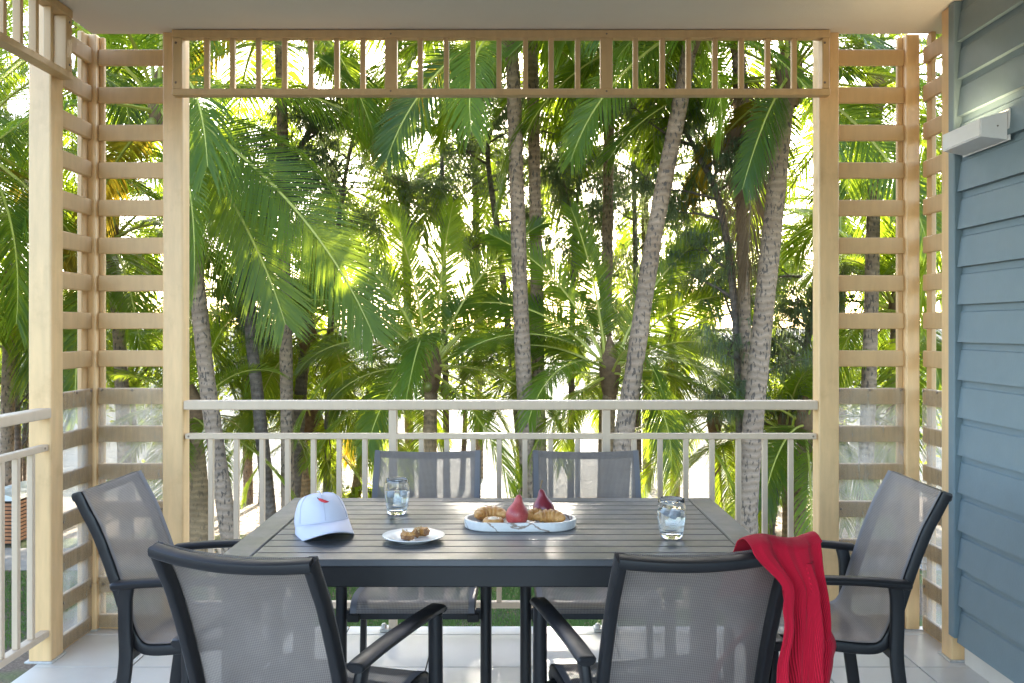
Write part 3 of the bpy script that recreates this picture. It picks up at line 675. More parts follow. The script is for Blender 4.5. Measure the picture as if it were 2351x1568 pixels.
def croissant(label, x, y, rz, Rr, span, rmax, tilt=0, zoff=0):
    e = empty('croissant', (x, y, ZT), rz); tag(e, label, 'croissant', 'croissants on the marble tray')
    n, m = 48, 14; V, Fc = [], []
    for k in range(n + 1):
        t_ = k / n; a = R(-span / 2 + span * t_); env = max(.12, math.sin(math.pi * t_) ** .55); seg = (t_ * 7.0) % 1.0; rid = .78 + .25 * math.sin(math.pi * seg) ** .6
        rr = rmax * env * rid; c = Vector((Rr * math.cos(a) - Rr, Rr * math.sin(a), rmax * .92 + zoff)); o_ = Vector((math.cos(a), math.sin(a), 0))
        for j in range(m): b = 2 * math.pi * j / m; V.append(c + o_ * rr * math.cos(b) + Vector((0, 0, rr * math.sin(b) * (.95 if math.sin(b) > 0 else .92))))
    for k in range(n):
        for j in range(m): q = k * m + j; w = k * m + (j + 1) % m; Fc.append((q, w, w + m, q + m))
    Fc.append(tuple(range(m - 1, -1, -1))); Fc.append(tuple(n * m + j for j in range(m)))
    me = mesh('croissant_roll', V, Fc, 'pastry', True); bm = bmesh.new(); bm.from_mesh(me); bmesh.ops.recalc_face_normals(bm, faces=bm.faces[:]); bm.to_mesh(me); bm.free(); obj('roll', me, e)
croissant('curved golden croissant curled round behind the iced bun', TCX - .102, TCY + .055, R(100), .045, 190, .0245)
croissant('plump golden croissant at the tray end away from the iced bun', TCX + .098, TCY - .008, R(75), .07, 95, .0255)
croissant('golden croissant leaning in the middle beneath the dark red pear', TCX + .052, TCY + .018, R(118), .06, 100, .0225, 0, .004)
b_ = empty('iced_bun', (TCX - .088, TCY - .038, ZT)); tag(b_, 'small round pastry bun with a dab of icing in front of the curved croissant', 'pastry')
V, Fc = lathe([(0, 0), (.026, 0), (.0325, .005), (.034, .013), (.032, .021), (.027, .025), (.022, .0235), (.019, .021), (0, .0205)], 30); obj('bun', mesh('bun', V, Fc, 'pastry', True), b_)
V, Fc = [], []
for k in range(60):
    a = k * .22; r_ = .004 + .0145 * k / 60; V.append(Vector((r_ * math.cos(a), r_ * math.sin(a), .0245 - .002 * k / 60)))
Vs, Fs = sweep(V, circ(.0032, 6), side=Vector((0, 0, 1))); obj('icing_swirl', mesh('icing', Vs, Fs, 'icing', True), b_)
def pear(label, x, y, z, mat, sc, bend, stemlen, lean):
    e = empty('pear', (x, y, z)); tag(e, label, 'pear', 'red pears on the marble tray'); e.scale = (sc,) * 3; e.rotation_euler = lean
    pr = [(0, .001), (.012, 0), (.024, .006), (.0325, .017), (.0362, .031), (.0352, .044), (.0300, .057), (.0218, .067), (.0158, .076), (.0126, .085), (.0106, .093), (.0074, .0985), (.003, .1012), (0, .1016)]
    V, Fc = lathe(pr, 28); V = [(x_ + bend * (z_ / .1) ** 2, y_, z_) for x_, y_, z_ in V]; obj('fruit', mesh('fruit', V, Fc, mat, True), e)
    sp = catmull([(bend, 0, .098), (bend * 1.3, 0, .108), (bend * 1.3 + stemlen * .3, 0, .108 + stemlen)], 4); V, Fc = sweep(sp, circ(.0022, 7), side=Vector((0, 1, 0)), scales=[1, 1, .9, .85, .85, .9, 1, 1.2, 1.5][:len(sp)]); obj('stem', mesh('stem', V, Fc, 'stem', True), e)
pear('rosy red pear standing upright in front on the marble tray', TCX - .014, TCY - .040, ZT - .0005, 'pear_skin', 1.0, .003, .010, (0, R(4), 0))
pear('dark red pear with a long stem behind the pastries', TCX + .082, TCY + .052, ZT - .0005, 'pear_skin_dark', 1.02, -.003, .022, (0, R(-5), 0))

# white cap
def cap():
    p = W(739, 1214, 3.0); c = empty('baseball_cap', (p.x, p.y, TZ + .0125), R(20)); c.rotation_euler = (R(-9), R(-4), R(20)); tag(c, 'white cotton baseball cap with a small red chili embroidered on it', 'cap')
    a_, b_, H = .085, .094, .108; n, m = 60, 18; V, Fc = [], []
    def crown(phi, t):
        # phi = 0 points to the brim (-y)
        th = t * math.pi / 2; rr = max(0, math.cos(th)) ** .62; zz = math.sin(th) ** .92 * H
        g = abs(((phi / (math.pi / 3)) + .5) % 1 - .5) * 2; rr *= 1 - .018 * (max(0, 1 - g * 9)) * math.sin(min(1, t * 1.5) * math.pi) + .012 * math.sin(phi * 3 + 1) * t * (1 - t) * 2
        back = .5 - .5 * math.cos(phi); zz = zz * (1 - .05 * back) + .010 * (1 - t)
        wr = 1 + .022 * math.sin(phi * 2 + t * 5 + .6) * math.sin(math.pi * t) + .012 * math.sin(phi * 7 + t * 9) * math.sin(math.pi * t)
        zz -= .010 * math.exp(-((phi - 2.2) / .7) ** 2) * t + .006 * math.exp(-((phi - .5) / .4) ** 2) * t
        return Vector((a_ * rr * wr * math.sin(phi), -b_ * rr * wr * math.cos(phi) + .012 * t, zz))
    for k in range(n):
        for j in range(m + 1): V.append(crown(2 * math.pi * k / n, j / m))
    for k in range(n):
        for j in range(m): q = k * (m + 1) + j; w = ((k + 1) % n) * (m + 1) + j; Fc.append((q, w, w + 1, q + 1))
    o = obj('crown', mesh('crown', V, Fc, 'cap_cotton', True), c); s = o.modifiers.new('t', 'SOLIDIFY'); s.thickness = .002; s.offset = -1
    # brim
    V, Fc = [], []; nu, nv = 36, 14
    for i in range(nu + 1):
        u = i / nu * 2 - 1; phi = u * R(80)
        q0 = crown(phi, .02)
        for j in range(nv + 1):
            v = j / nv; ext = .112 * (math.cos(u * math.pi / 2) ** .55 if abs(u) < 1 else 0)
            pnt = Vector((q0.x * (1 + .07 * v), q0.y - ext * v, 0)); pnt.z = q0.z * (1 - v) + v * -.010 - .027 * (abs(pnt.x) / .093) ** 2 * v ** .7 + .006 * math.sin(v * math.pi) * (1 - u * u)
            V.append(pnt)
    for i in range(nu):
        for j in range(nv): q = i * (nv + 1) + j; Fc.append((q, q + 1, q + nv + 2, q + nv + 1))
    o = obj('brim', mesh('brim', V, Fc, 'cap_cotton', True), c); s = o.modifiers.new('t', 'SOLIDIFY'); s.thickness = .0035; s.offset = 0
    V, Fc = lathe([(0, .004), (.004, .0035), (.006, 0)], 12); obj('button', mesh('button', V, Fc, 'cap_cotton', True), c, (0, .012, H * .945 + .008))
    for k in range(6):
        ph = k * math.pi / 3; pts = [crown(ph, .06 + .9 * q / 14) * 1.0 for q in range(15)]
        pts = [q + Vector((q.x, q.y, q.z * .6)).normalized() * .0008 for q in pts]; Vs, Fs = sweep(pts, circ(.0011, 5), side=Vector((.3, .2, .9))); obj('seam', mesh('seam', Vs, Fs, 'cap_seam', True), c)
    # chili: body lying on the crown, slightly off the front seam
    pts = []
    for q in range(12):
        s_ = q / 11; pts.append(crown(R(-10 + 25 * s_), .56 - .10 * s_ - .035 * math.sin(math.pi * s_)))
    pts = [q + Vector((q.x, q.y, q.z * .5)).normalized() * .0016 for q in pts]
    Vs, Fs = sweep(pts, [(x * 1.0, y * .4) for x, y in circ(.0052, 10)], side=Vector((0, 0, 1)), scales=[.45, .85, 1, 1.05, 1.05, 1, .95, .85, .7, .52, .32, .12]); obj('chili_emblem', mesh('chili', Vs, Fs, 'chili_red', True), c)
    st = [crown(R(-10 - 3 * q / 3), .56 + .05 * q / 3) for q in range(4)]; st = [q + Vector((q.x, q.y, q.z * .5)).normalized() * .0018 for q in st]
    Vs, Fs = sweep(st, circ(.0014, 6), side=Vector((0, 0, 1))); obj('chili_stem', mesh('chili_stem', Vs, Fs, 'chili_stem', True), c)
cap()

# ================================================================ PALMS
def frond_mesh(L, elev, droop, nl, seed, ll, hang, mats, width=.05, twist=0.0, vee=.28, roll=0.0, jit=3.5):
    rg = random.Random(seed); n = 26; P = [Vector((0, 0, 0))]; A = []
    for i in range(n):
        t_ = i / n; a = elev - droop * t_ ** 1.25; A.append(a); P.append(P[-1] + Vector((math.cos(a), .0, math.sin(a))) * L / n)
    A.append(A[-1]); curl = rg.uniform(-.10, .10)
    P = [Vector((p.x, curl * L * (i / n) ** 2, p.z)) for i, p in enumerate(P)]
    V, Fc, mi = [], [], []
    def fr(t_):
        x = t_ * n; i = min(n - 1, int(x)); k = x - i; p = P[i].lerp(P[i + 1], k); T = (P[i + 1] - P[i]).normalized()
        S = Vector((0, 0, 1)).cross(T)
        S = S.normalized() if S.length > .05 else Vector((0, 1, 0))
        if S.y < 0 and abs(T.z) < .98: pass
        N = T.cross(S).normalized(); tw = twist * t_ + roll
        S2 = S * math.cos(tw) + N * math.sin(tw); return p, T, S2, T.cross(S2).normalized()
    # rachis
    pr = circ(1, 5); m = 5
    for i in range(n + 1):
        t_ = i / n; p, T, S, N = fr(min(.9999, t_)); w = .055 * (1 - t_) ** .9 * (1.25 if t_ < .06 else 1) + .006
        for (u, v) in pr: V.append(p + S * u * w * .75 + N * v * w * .55)
    for i in range(n):
        for j in range(m): a = i * m + j; b = i * m + (j + 1) % m; Fc.append((a, b, b + m, a + m)); mi.append(1)
    t0 = .17
    for s in (-1, 1):
        for k in range(nl):
            f = (k + rg.uniform(-.25, .25)) / nl; f = min(1, max(0, f)); t_ = t0 + (1 - t0) * f * .995; p, T, S, N = fr(t_)
            l = ll * (.40 + .60 * math.sin(math.pi * min(1, .22 + f * .62))) * (1 if f < .85 else 1 - (f - .85) * 2.6) * rg.uniform(.85, 1.1)
            if rg.random() < .035: l *= rg.uniform(.3, .6)
            a = R(30 + 34 * f + rg.uniform(-jit, jit)); dv = (S * s * math.cos(a) + T * math.sin(a) + N * (vee * (1 - .5 * f) + rg.uniform(-.012, .012) * jit)).normalized()
            wd = (T - dv * T.dot(dv)).normalized(); wd = (wd + N * rg.uniform(-.08, .08) * jit).normalized(); hg = hang * rg.uniform(.75, 1.35); w = width * rg.uniform(.8, 1.1); b0 = len(V)
            for q, ww in ((0, .55), (.3, 1.0), (.65, .8)):
                c = p + dv * l * q + Vector((0, 0, -1)) * hg * l * q * q; V += [c - wd * w * ww * .5, c + wd * w * ww * .5]
            V.append(p + dv * l * .97 + Vector((0, 0, -1)) * hg * l)
            Fc += [(b0, b0 + 1, b0 + 3, b0 + 2), (b0 + 2, b0 + 3, b0 + 5, b0 + 4), (b0 + 4, b0 + 5, b0 + 6)]; mi += [0, 0, 0]
    return mesh('frond', V, Fc, mats, False, None, mi)
GREEN = ['palm_leaf', 'rachis']; YEL = ['palm_leaf_yellow', 'rachis']; DRY = ['palm_leaf_dry', 'rachis_dry']
BUCK = [82, 66, 50, 34, 18, 2, -18, -38]
FV = {}
for i, e in enumerate(BUCK):
    for k in range(3):
        dr = R(rrange) if False else R({82: 50, 66: 70, 50: 84, 34: 88, 18: 82, 2: 72, -18: 56, -38: 40}[e] * (.85 + .18 * k))
        FV[e, k] = frond_mesh(4.4, R(e), dr, 92, 100 + i * 7 + k, 1.0 - .06 * (k == 1), .16 + .16 * (e < 40) + .08 * k, GREEN, .034, (-.5, .0, .55)[k])
FY = [frond_mesh(4.2, R(-12), R(60), 80, 301, .85, .5, YEL, .05, .3), frond_mesh(4.0, R(-35), R(45), 80, 302, .85, .6, YEL, .05, -.2)]
FD = [frond_mesh(4.3, R(-62), R(26), 84, 311, .95, .75, DRY, .04, .2, .05), frond_mesh(4.0, R(-70), R(18), 80, 312, .9, .9, DRY, .035, -.3, .0)]
HERO = {
    'sweep_low': frond_mesh(4.6, R(-48), R(24), 98, 401, 1.25, .07, GREEN, .034, .2, .10, 1.05, 1.8),
    'sweep_mid': frond_mesh(5.6, R(-32), R(38), 112, 402, 1.30, .08, GREEN, .034, .2, .12, 1.0, 1.8),
    'sweep_flat': frond_mesh(4.6, R(12), R(62), 116, 403, .85, .45, GREEN, .034, .1, .05, .35),
    'hang_face': frond_mesh(4.2, R(-38), R(40), 116, 404, .90, .18, GREEN, .034, .1, .10, 1.2),
    'hang_face2': frond_mesh(4.2, R(-30), R(46), 116, 405, .90, .22, GREEN, .034, -.1, .10, -1.1),
    'dead_hang': frond_mesh(4.5, R(-80), R(8), 110, 410, .95, .95, DRY, .028, .2, .0, .6),
    'spear': frond_mesh(4.6, R(84), R(12), 110, 406, .80, .06, GREEN, .034, .2, .35, .6),
    'spear2': frond_mesh(4.4, R(74), R(42), 110, 407, .85, .12, GREEN, .034, -.2, .30, -.7),
    'fan80': frond_mesh(4.4, R(84), R(20), 122, 421, .85, .07, GREEN, .034, .2, .30, .7),
    'fan65': frond_mesh(4.4, R(70), R(42), 122, 422, .88, .10, GREEN, .034, .2, .22, .9), 'fan65b': frond_mesh(4.4, R(68), R(46), 122, 423, .88, .10, GREEN, .034, -.2, .22, -.9),
    'fan48': frond_mesh(4.4, R(52), R(66), 122, 424, .90, .14, GREEN, .034, .2, .18, .8), 'fan48b': frond_mesh(4.4, R(50), R(70), 122, 425, .90, .14, GREEN, .034, -.2, .18, -.8),
    'fan28': frond_mesh(4.3, R(32), R(76), 122, 426, .90, .20, GREEN, .034, .2, .15, .6), 'fan28b': frond_mesh(4.3, R(30), R(80), 122, 427, .90, .20, GREEN, .034, -.2, .15, -.6),
    'fan5': frond_mesh(4.0, R(8), R(62), 122, 428, .88, .25, GREEN, .034, .2, .12, .5), 'fan5b': frond_mesh(4.0, R(6), R(66), 122, 429, .88, .25, GREEN, .034, -.2, .12, -.5),
    'arch': frond_mesh(4.5, R(48), R(112), 116, 408, .90, .30, GREEN, .034, .3, .15, .4),
    'arch2': frond_mesh(4.5, R(40), R(108), 116, 409, .90, .34, GREEN, .034, -.3, .15, -.4)}
cocoV, cocoF = lathe([(0, 0), (.05, .01), (.085, .06), (.095, .11), (.08, .17), (.04, .21), (0, .22)], 10); COCO = mesh('coconut', cocoV, cocoF, 'coconut', True)
def palm_thing(label, d, pts, r0=.15, L=1.0, n=22, seed=1, top_e=84, low_e=-42, mat='palm_trunk', yellow=0, dry=0, nuts=0, az0=0.0, extra=(), name='coconut_palm'):
    rg = random.Random(seed); P = [W(px, py, d) for px, py in pts]
    zb = gz(d); a, b = P[-2], P[-1]
    if b.z > zb + .05:
        k = (zb - b.z) / (b.z - a.z) if abs(b.z - a.z) > 1e-3 else 0; P.append(Vector((b.x + (b.x - a.x) * k * .6, d, zb)))
    P = P[::-1]; root = empty(name, P[0]); tag(root, label, 'palm tree', 'coconut palms along the beach')
    path = [P[0] - Vector((0, 0, .15))] + catmull(P, 10); NS = len(path); sc = []
    # resample finely for the ring steps
    fine = []; 
    for i in range(NS - 1):
        for k in range(3): fine.append(path[i].lerp(path[i + 1], k / 3))
    fine.append(path[-1]); N = len(fine); Lr = 0
    for i, p in enumerate(fine):
        t_ = i / (N - 1); sc.append((1.0 - .28 * t_ + .45 * math.exp(-t_ * 14)) * (1 + .010 * math.sin(i * 2.1) + rg.uniform(-.016, .016) + .02 * math.sin(i * .37 + seed)))
    V, Fc = sweep([p - P[0] for p in fine], circ(r0, 14), side=Vector((1, 0, 0)), scales=sc); obj('trunk', mesh('trunk', V, Fc, mat, True), root)
    c = P[-1] - P[0]
    # fibrous boot under the crown
    V, Fc = lathe([(r0 * .7, -.5), (r0 * 1.05, -.2), (r0 * 1.25, .1), (r0 * .9, .4), (.02, .75)], 10); obj('crown_boot', mesh('crown_boot', [(x + c.x, y + c.y, z + c.z) for x, y, z in V], Fc, 'fibre', True), root)
    def put(me, az, sc_, dz=0, tilt=0):
        o = obj('frond', me, root, c + Vector((.10 * math.cos(az), .10 * math.sin(az), dz))); o.rotation_euler = (tilt, 0, az); o.scale = (sc_,) * 3; return o
    for i in range(n):
        f = i / max(1, n - 1); el = top_e + (low_e - top_e) * f ** .9 + rg.uniform(-7, 7); e = min(BUCK, key=lambda b: abs(b - el)); az = az0 + i * 2.39996 + rg.uniform(-.25, .25)
        put(FV[e, rg.randrange(3)], az, L * rg.uniform(.88, 1.10), .25 - .35 * f, rg.uniform(-.12, .12))
    for k in range(yellow): put(FY[k % 2], az0 + 1.3 + k * 2.2 + rg.random(), L * rg.uniform(.85, 1), -.15)
    for k in range(dry): put(FD[k % 2], az0 + .4 + k * 1.9 + rg.random(), L * rg.uniform(.85, 1), -.25)
    for (kind, az, s_, dz) in extra: put(dict(dry=FD[0], dry2=FD[1], yel=FY[0], yel2=FY[1])[kind] if kind in ('dry', 'dry2', 'yel', 'yel2') else (HERO[kind] if kind in HERO else FV[kind]), R(az), s_, dz)
    for k in range(nuts):
        az = az0 + k * 2.1; o = obj('coconut', COCO, root, c + Vector((.24 * math.cos(az), .24 * math.sin(az), -.42 - .12 * (k % 2)))); o.rotation_euler = (.3 * math.sin(az), .3, az)
    return root
# azimuth: 0 = towards +x (screen right), 90 = away, -90 = towards the camera
palm_thing('tall coconut palm with flecked grey trunk beside the front post by the sleeve corner', 16.6, [(365, 250), (395, 360), (440, 560), (478, 900), (527, 1240)], .165, .95, 14, 11, az0=.3, low_e=0, nuts=4, yellow=1, extra=[('sweep_low', -16, 1.0, .05), ('sweep_mid', -10, 1.02, .15), ('hang_face', -50, 1.0, 0), ('sweep_flat', 8, 1.0, .3)])
palm_thing('straight coconut palm trunk standing between the two chairs at the railing', 17.2, [(1170, 60), (1180, 230), (1195, 700), (1215, 1140)], .165, .86, 18, 12, az0=1.1, nuts=3, yellow=1, low_e=-10, extra=[('hang_face2', 215, .85, 0), ('sweep_flat', 185, .8, 0), ('sweep_flat', -15, .8, 0)])
palm_thing('coconut palm whose pale trunk leans towards the dead hanging frond', 16.0, [(1592, 60), (1560, 240), (1500, 550), (1455, 850), (1430, 1020)], .175, .84, 18, 13, az0=2.0, nuts=3, low_e=-10, extra=[('hang_face', -80, .7, 0), ('hang_face2', 190, .75, 0)])
palm_thing('thick coconut palm trunk rising just before the front post by the blue wall', 16.4, [(1812, 180), (1795, 300), (1775, 500), (1735, 900), (1712, 1200)], .205, .86, 17, 14, az0=.8, nuts=2, yellow=1, low_e=-10, extra=[('hang_face', -25, .9, 0), ('hang_face2', -120, .7, 0), ])
palm_thing('young coconut palm with upright fronds seen above the chair with the half-empty glass', 18.6, [(990, 850), (987, 1000), (985, 1140)], .17, .74, 12, 15, top_e=45, low_e=-25, az0=.2, mat='palm_trunk_warm', nuts=4, extra=[('fan80', 60, 0.77, .2), ('fan65', 4, 0.80, .2), ('fan65b', 176, 0.80, .2), ('fan48', 12, 0.80, .15), ('fan48b', 170, 0.80, .15), ('fan28', 18, 0.77, .1), ('fan28b', 163, 0.77, .1), ('fan5', 24, 0.71, .0), ('fan5b', 158, 0.71, .0), ('fan80', 200, 0.71, .2), ('arch', -95, .65, .0)])
palm_thing('young coconut palm with upright fronds beside the pale leaning trunk', 18.2, [(1400, 860), (1395, 1000), (1392, 1140)], .17, .74, 12, 16, top_e=45, low_e=-20, az0=.9, mat='palm_trunk_warm', extra=[('fan80', 120, 0.77, .2), ('fan65', 4, 0.80, .2), ('fan65b', 176, 0.80, .2), ('fan48', 12, 0.80, .15), ('fan48b', 170, 0.80, .15), ('fan28', 18, 0.77, .1), ('fan28b', 163, 0.77, .1), ('fan5', 24, 0.71, .0), ('fan5b', 158, 0.71, .0), ('fan80', 200, 0.71, .2), ('arch2', -80, .65, .0)])
palm_thing('dark-trunked palm with drooping crown over the beach beyond the cap', 22.0, [(705, 775), (690, 900), (672, 1170)], .18, .72, 20, 17, top_e=75, low_e=-45, mat='rough_bark')
palm_thing('palm with slender bent fronds high behind the she-oak branches', 27.0, [(930, 455), (935, 700), (940, 1100)], .15, .95, 20, 18, top_e=78, low_e=-30)
palm_thing('short stout palm close behind the front post by the sleeve corner', 19.0, [(438, 960), (452, 1080), (460, 1240)], .24, .62, 16, 19, top_e=80, low_e=-35, mat='palm_trunk_warm')
palm_thing('stout palm trunk on the sand directly beyond the white cap', 23.5, [(716, 985), (706, 1060), (704, 1160)], .27, .55, 14, 20, top_e=70, low_e=-40, mat='palm_trunk_warm')
palm_thing('slim palm leaning seaward between cap and half-empty glass', 24.0, [(848, 950), (832, 1040), (815, 1150)], .16, .60, 14, 21, top_e=75, low_e=-40, mat='palm_trunk_warm', yellow=1)
palm_thing('palm painted orange-lit at the sand behind the lone iced glass', 23.0, [(1640, 960), (1642, 1060), (1645, 1160)], .17, .62, 16, 22, top_e=80, low_e=-45, mat='palm_trunk_warm')  # this trunk and the next two carry orange light as bark colour
palm_thing('palm painted orange-lit before the sea just inside the front post by the blue wall', 19.6, [(1848, 985), (1838, 1100), (1830, 1235)], .18, .70, 16, 23, top_e=80, low_e=-55, mat='palm_trunk_warm')
palm_thing('palm painted orange-lit half hidden by the front post near the blue wall', 20.4, [(1800, 1000), (1806, 1100), (1812, 1235)], .14, .60, 14, 24, top_e=80, low_e=-50, mat='palm_trunk_warm')
palm_thing('tall coconut palm behind the slatted screen of the boxed-sleeve corner', 20.0, [(255, 560), (275, 800), (290, 1200)], .17, .95, 22, 25, az0=.5, yellow=1)
palm_thing('coconut palm beyond the side railing with fronds over the lawn', 17.5, [(-60, 330), (-40, 700), (-30, 1150)], .17, 1.0, 22, 26, az0=.1, yellow=2)
palm_thing('coconut palm further along the lawn, lower crown beyond side railing', 21.5, [(30, 640), (20, 800), (15, 1100)], .17, .9, 22, 27, az0=.7)
palm_thing('tall coconut palm with fronds sweeping through the front frieze near the yellowed leaf', 19.0, [(640, 20), (650, 400), (660, 1100)], .15, 1.0, 22, 28, az0=1.4, yellow=2, low_e=-15, extra=[('sweep_flat', 5, 1.0, 0), ('sweep_flat', 178, .9, 0), ('hang_face', 20, .8, 0)])
palm_thing('tall coconut palm behind the frieze between the two leaning trunks', 21.0, [(1400, 40), (1395, 500), (1385, 1100)], .15, 1.05, 22, 30, az0=1.9)
palm_thing('tall coconut palm from which a dead brown frond hangs straight down', 17.8, [(1690, 70), (1702, 500), (1722, 1100)], .13, .95, 16, 31, az0=.6, low_e=0, extra=[('dead_hang', -60, 1.0, -.1)])
palm_thing('coconut palm filling the slatted screen beside the blue wall', 18.5, [(2010, 210), (2000, 700), (1985, 1150)], .17, 1.0, 22, 32, az0=1.2)
palm_thing('coconut palm with low crown behind the slatted screen near the blue wall', 21.0, [(2060, 720), (2050, 900), (2045, 1200)], .17, .9, 22, 33, az0=.2)
palm_thing('coconut palm standing behind the blue wall corner', 19.5, [(2290, 380), (2280, 700), (2270, 1150)], .17, 1.0, 20, 34, az0=.9)
palm_thing('tall coconut palm over the boxed-sleeve corner by the ceiling', 20.5, [(190, 60), (200, 500), (215, 1150)], .16, 1.0, 22, 35, az0=2.2)
palm_thing('young bushy palm low on the beach edge beneath the dead hanging frond', 25.0, [(1545, 780), (1548, 900), (1550, 1150)], .15, .85, 20, 36, top_e=86, low_e=-25)
palm_thing('bushy palm with crown behind the dark-trunked palm and cap', 25.5, [(560, 700), (565, 900), (570, 1150)], .15, .95, 22, 37, top_e=84, low_e=-35)
palm_thing('bushy palm on the beach edge right behind the straight trunk', 27.5, [(1215, 700), (1212, 900), (1210, 1130)], .15, .85, 18, 38, top_e=86, low_e=-20)

palm_thing('coconut palm far back on the beach behind the swept fronds', 29.0, [(760, 420), (765, 700), (770, 1100)], .15, 1.05, 22, 61, az0=.4)
palm_thing('coconut palm far back on the beach beyond the straight trunk, high crown', 30.0, [(1090, 330), (1095, 700), (1100, 1100)], .15, 1.05, 22, 62, az0=1.0)
palm_thing('coconut palm far back behind the thick flecked trunk', 28.0, [(1700, 520), (1702, 800), (1705, 1100)], .15, 1.05, 22, 64, az0=.2)
palm_thing('tall coconut palm added to block the sun, crown above the ceiling line in the middle', 19.0, [(1215, -150), (1225, 300), (1240, 1100)], .15, 1.1, 24, 65, az0=.9)  # extra palm, crown out of view, added to keep direct sun off the table
palm_thing('coconut palm far back behind the sleeve corner post', 28.0, [(430, 480), (435, 800), (440, 1100)], .15, 1.05, 22, 66, az0=2.7)
palm_thing('coconut palm far back beyond the screen beside the blue wall', 28.0, [(1930, 480), (1932, 800), (1935, 1100)], .15, 1.05, 22, 67, az0=.6)
palm_thing('coconut palm far back on the beach beyond the leaning pale trunk', 29.0, [(1480, 420), (1482, 700), (1485, 1100)], .15, 1.05, 22, 63, az0=1.7)

# ---------------------------------------------------------------- she-oaks: limbs and hanging needles
def limb(V, Fc, path, r0, r1, m=8):
    n = len(path); v, f = sweep(path, circ(1, m), side=Vector((.3, .9, .1)), scales=[r0 + (r1 - r0) * i / (n - 1) for i in range(n)]); b = len(V); V += v; Fc += [tuple(b + q for q in g) for g in f]
def sheoak(label, d, pts, r0, seed, spread=1.6, tufts=420, low=.35, name='sheoak_tree'):
    rg = random.Random(seed); P = [W(px, py, d) for px, py in pts]; zb = gz(d); b = P[-1]
    if b.z > zb + .05: P.append(Vector((b.x, d, zb - .05)))
    P = P[::-1]; root = empty(name, P[0]); tag(root, label, 'tree', 'she-oak trees among the palms')
    path = [p - P[0] for p in catmull(P, 8)]; V, Fc = [], []; limb(V, Fc, path, r0, r0 * .3, 10); tips = []
    nb = 17
    for k in range(nb):
        i = int(len(path) * (low + (1 - low) * (k + .5) / nb)); i = min(i, len(path) - 1); p = path[i]; az = rg.uniform(0, 6.28); ln = spread * rg.uniform(.6, 1.25)
        q = [p]; dirn = Vector((math.cos(az), math.sin(az), rg.uniform(.1, .8))).normalized()
        for s in range(5): q.append(q[-1] + dirn * ln / 5); dirn = (dirn + Vector((rg.uniform(-.3, .3), rg.uniform(-.3, .3), rg.uniform(-.15, .2)))).normalized()
        limb(V, Fc, q, r0 * .28, r0 * .05, 5); tips += [(q[s], .5) for s in range(2, 6)]
        for z in range(3):
            a = q[2 + z]; dd = Vector((rg.uniform(-1, 1), rg.uniform(-1, 1), rg.uniform(-.2, .6))).normalized(); e = a + dd * ln * .45; limb(V, Fc, [a, a.lerp(e, .5) + Vector((0, 0, .04)), e], r0 * .1, r0 * .03, 4); tips += [(a.lerp(e, .5), .4), (e, .4)]
    obj('trunk', mesh('trunk', V, Fc, 'rough_bark', True), root); V, Fc = [], []
    for k in range(tufts):
        c, s = tips[rg.randrange(len(tips))]; c = c + Vector((rg.gauss(0, s * .5), rg.gauss(0, s * .5), rg.gauss(0, s * .4)))
        for q in range(15):
            a = rg.uniform(0, 6.28); l = rg.uniform(.22, .46); o = Vector((math.cos(a), math.sin(a), rg.uniform(-.2, .5))) * l * .6; w = Vector((-math.sin(a), math.cos(a), 0)) * .0085; b = len(V)
            mid = c + o * .6; end = c + o + Vector((0, 0, -l * .7)); V += [c - w, c + w, mid + w, mid - w, end]; Fc += [(b, b + 1, b + 2, b + 3), (b + 3, b + 2, b + 4)]
    tag(obj('crown', mesh('crown', V, Fc, 'needle'), root), kind='stuff'); return root
sheoak('rough dark she-oak trunk splitting low behind the railing near the cap', 19.3, [(725, 270), (650, 420), (600, 560), (574, 720), (590, 900), (618, 1180)], .17, 41, 1.5, 832, .45)
sheoak('bent dark she-oak limb sweeping between the two flecked palms towards the dead frond', 18.0, [(1545, 255), (1605, 360), (1655, 480), (1688, 720), (1700, 1000), (1702, 1180)], .125, 42, 1.6, 768, .35)
sheoak('feathery grey she-oak behind the straight palm trunk', 23.5, [(1180, 250), (1120, 330), (1150, 600), (1200, 1100)], .12, 43, 2.0, 736, .5)
sheoak('leaning rough she-oak with thick trunk beside the palms painted orange-lit', 21.0, [(1880, 620), (1850, 800), (1800, 1000), (1765, 1210)], .17, 44, 1.3, 544, .5)
sheoak('feathery she-oak in the gap between the leaning palm and the straight one', 22.5, [(1370, 240), (1330, 420), (1315, 650), (1310, 1100)], .10, 45, 1.7, 736, .4)
sheoak('tall feathery she-oak behind the two big swept fronds', 22.5, [(830, 230), (790, 420), (760, 700), (750, 1100)], .11, 46, 1.8, 768, .45)
sheoak('broad grey-green she-oak far back above the young palm by the leaning trunk', 25.0, [(1450, 120), (1455, 400), (1460, 700), (1465, 1100)], .12, 71, 2.4, 900, .35)
sheoak('broad grey-green she-oak far back above the young palm near the straight trunk', 25.5, [(1010, 150), (1015, 420), (1020, 700), (1025, 1100)], .12, 72, 2.3, 900, .35)
sheoak('slender she-oak standing on the sand beyond the side railing', 22.0, [(10, 240), (40, 500), (35, 800), (45, 1150)], .10, 47, 1.7, 672, .3)
sheoak('small forked tree on the sand with pale smooth limbs beyond the side railing', 23.0, [(150, 830), (95, 900), (62, 960), (48, 1180)], .11, 48, 1.0, 192, .6)

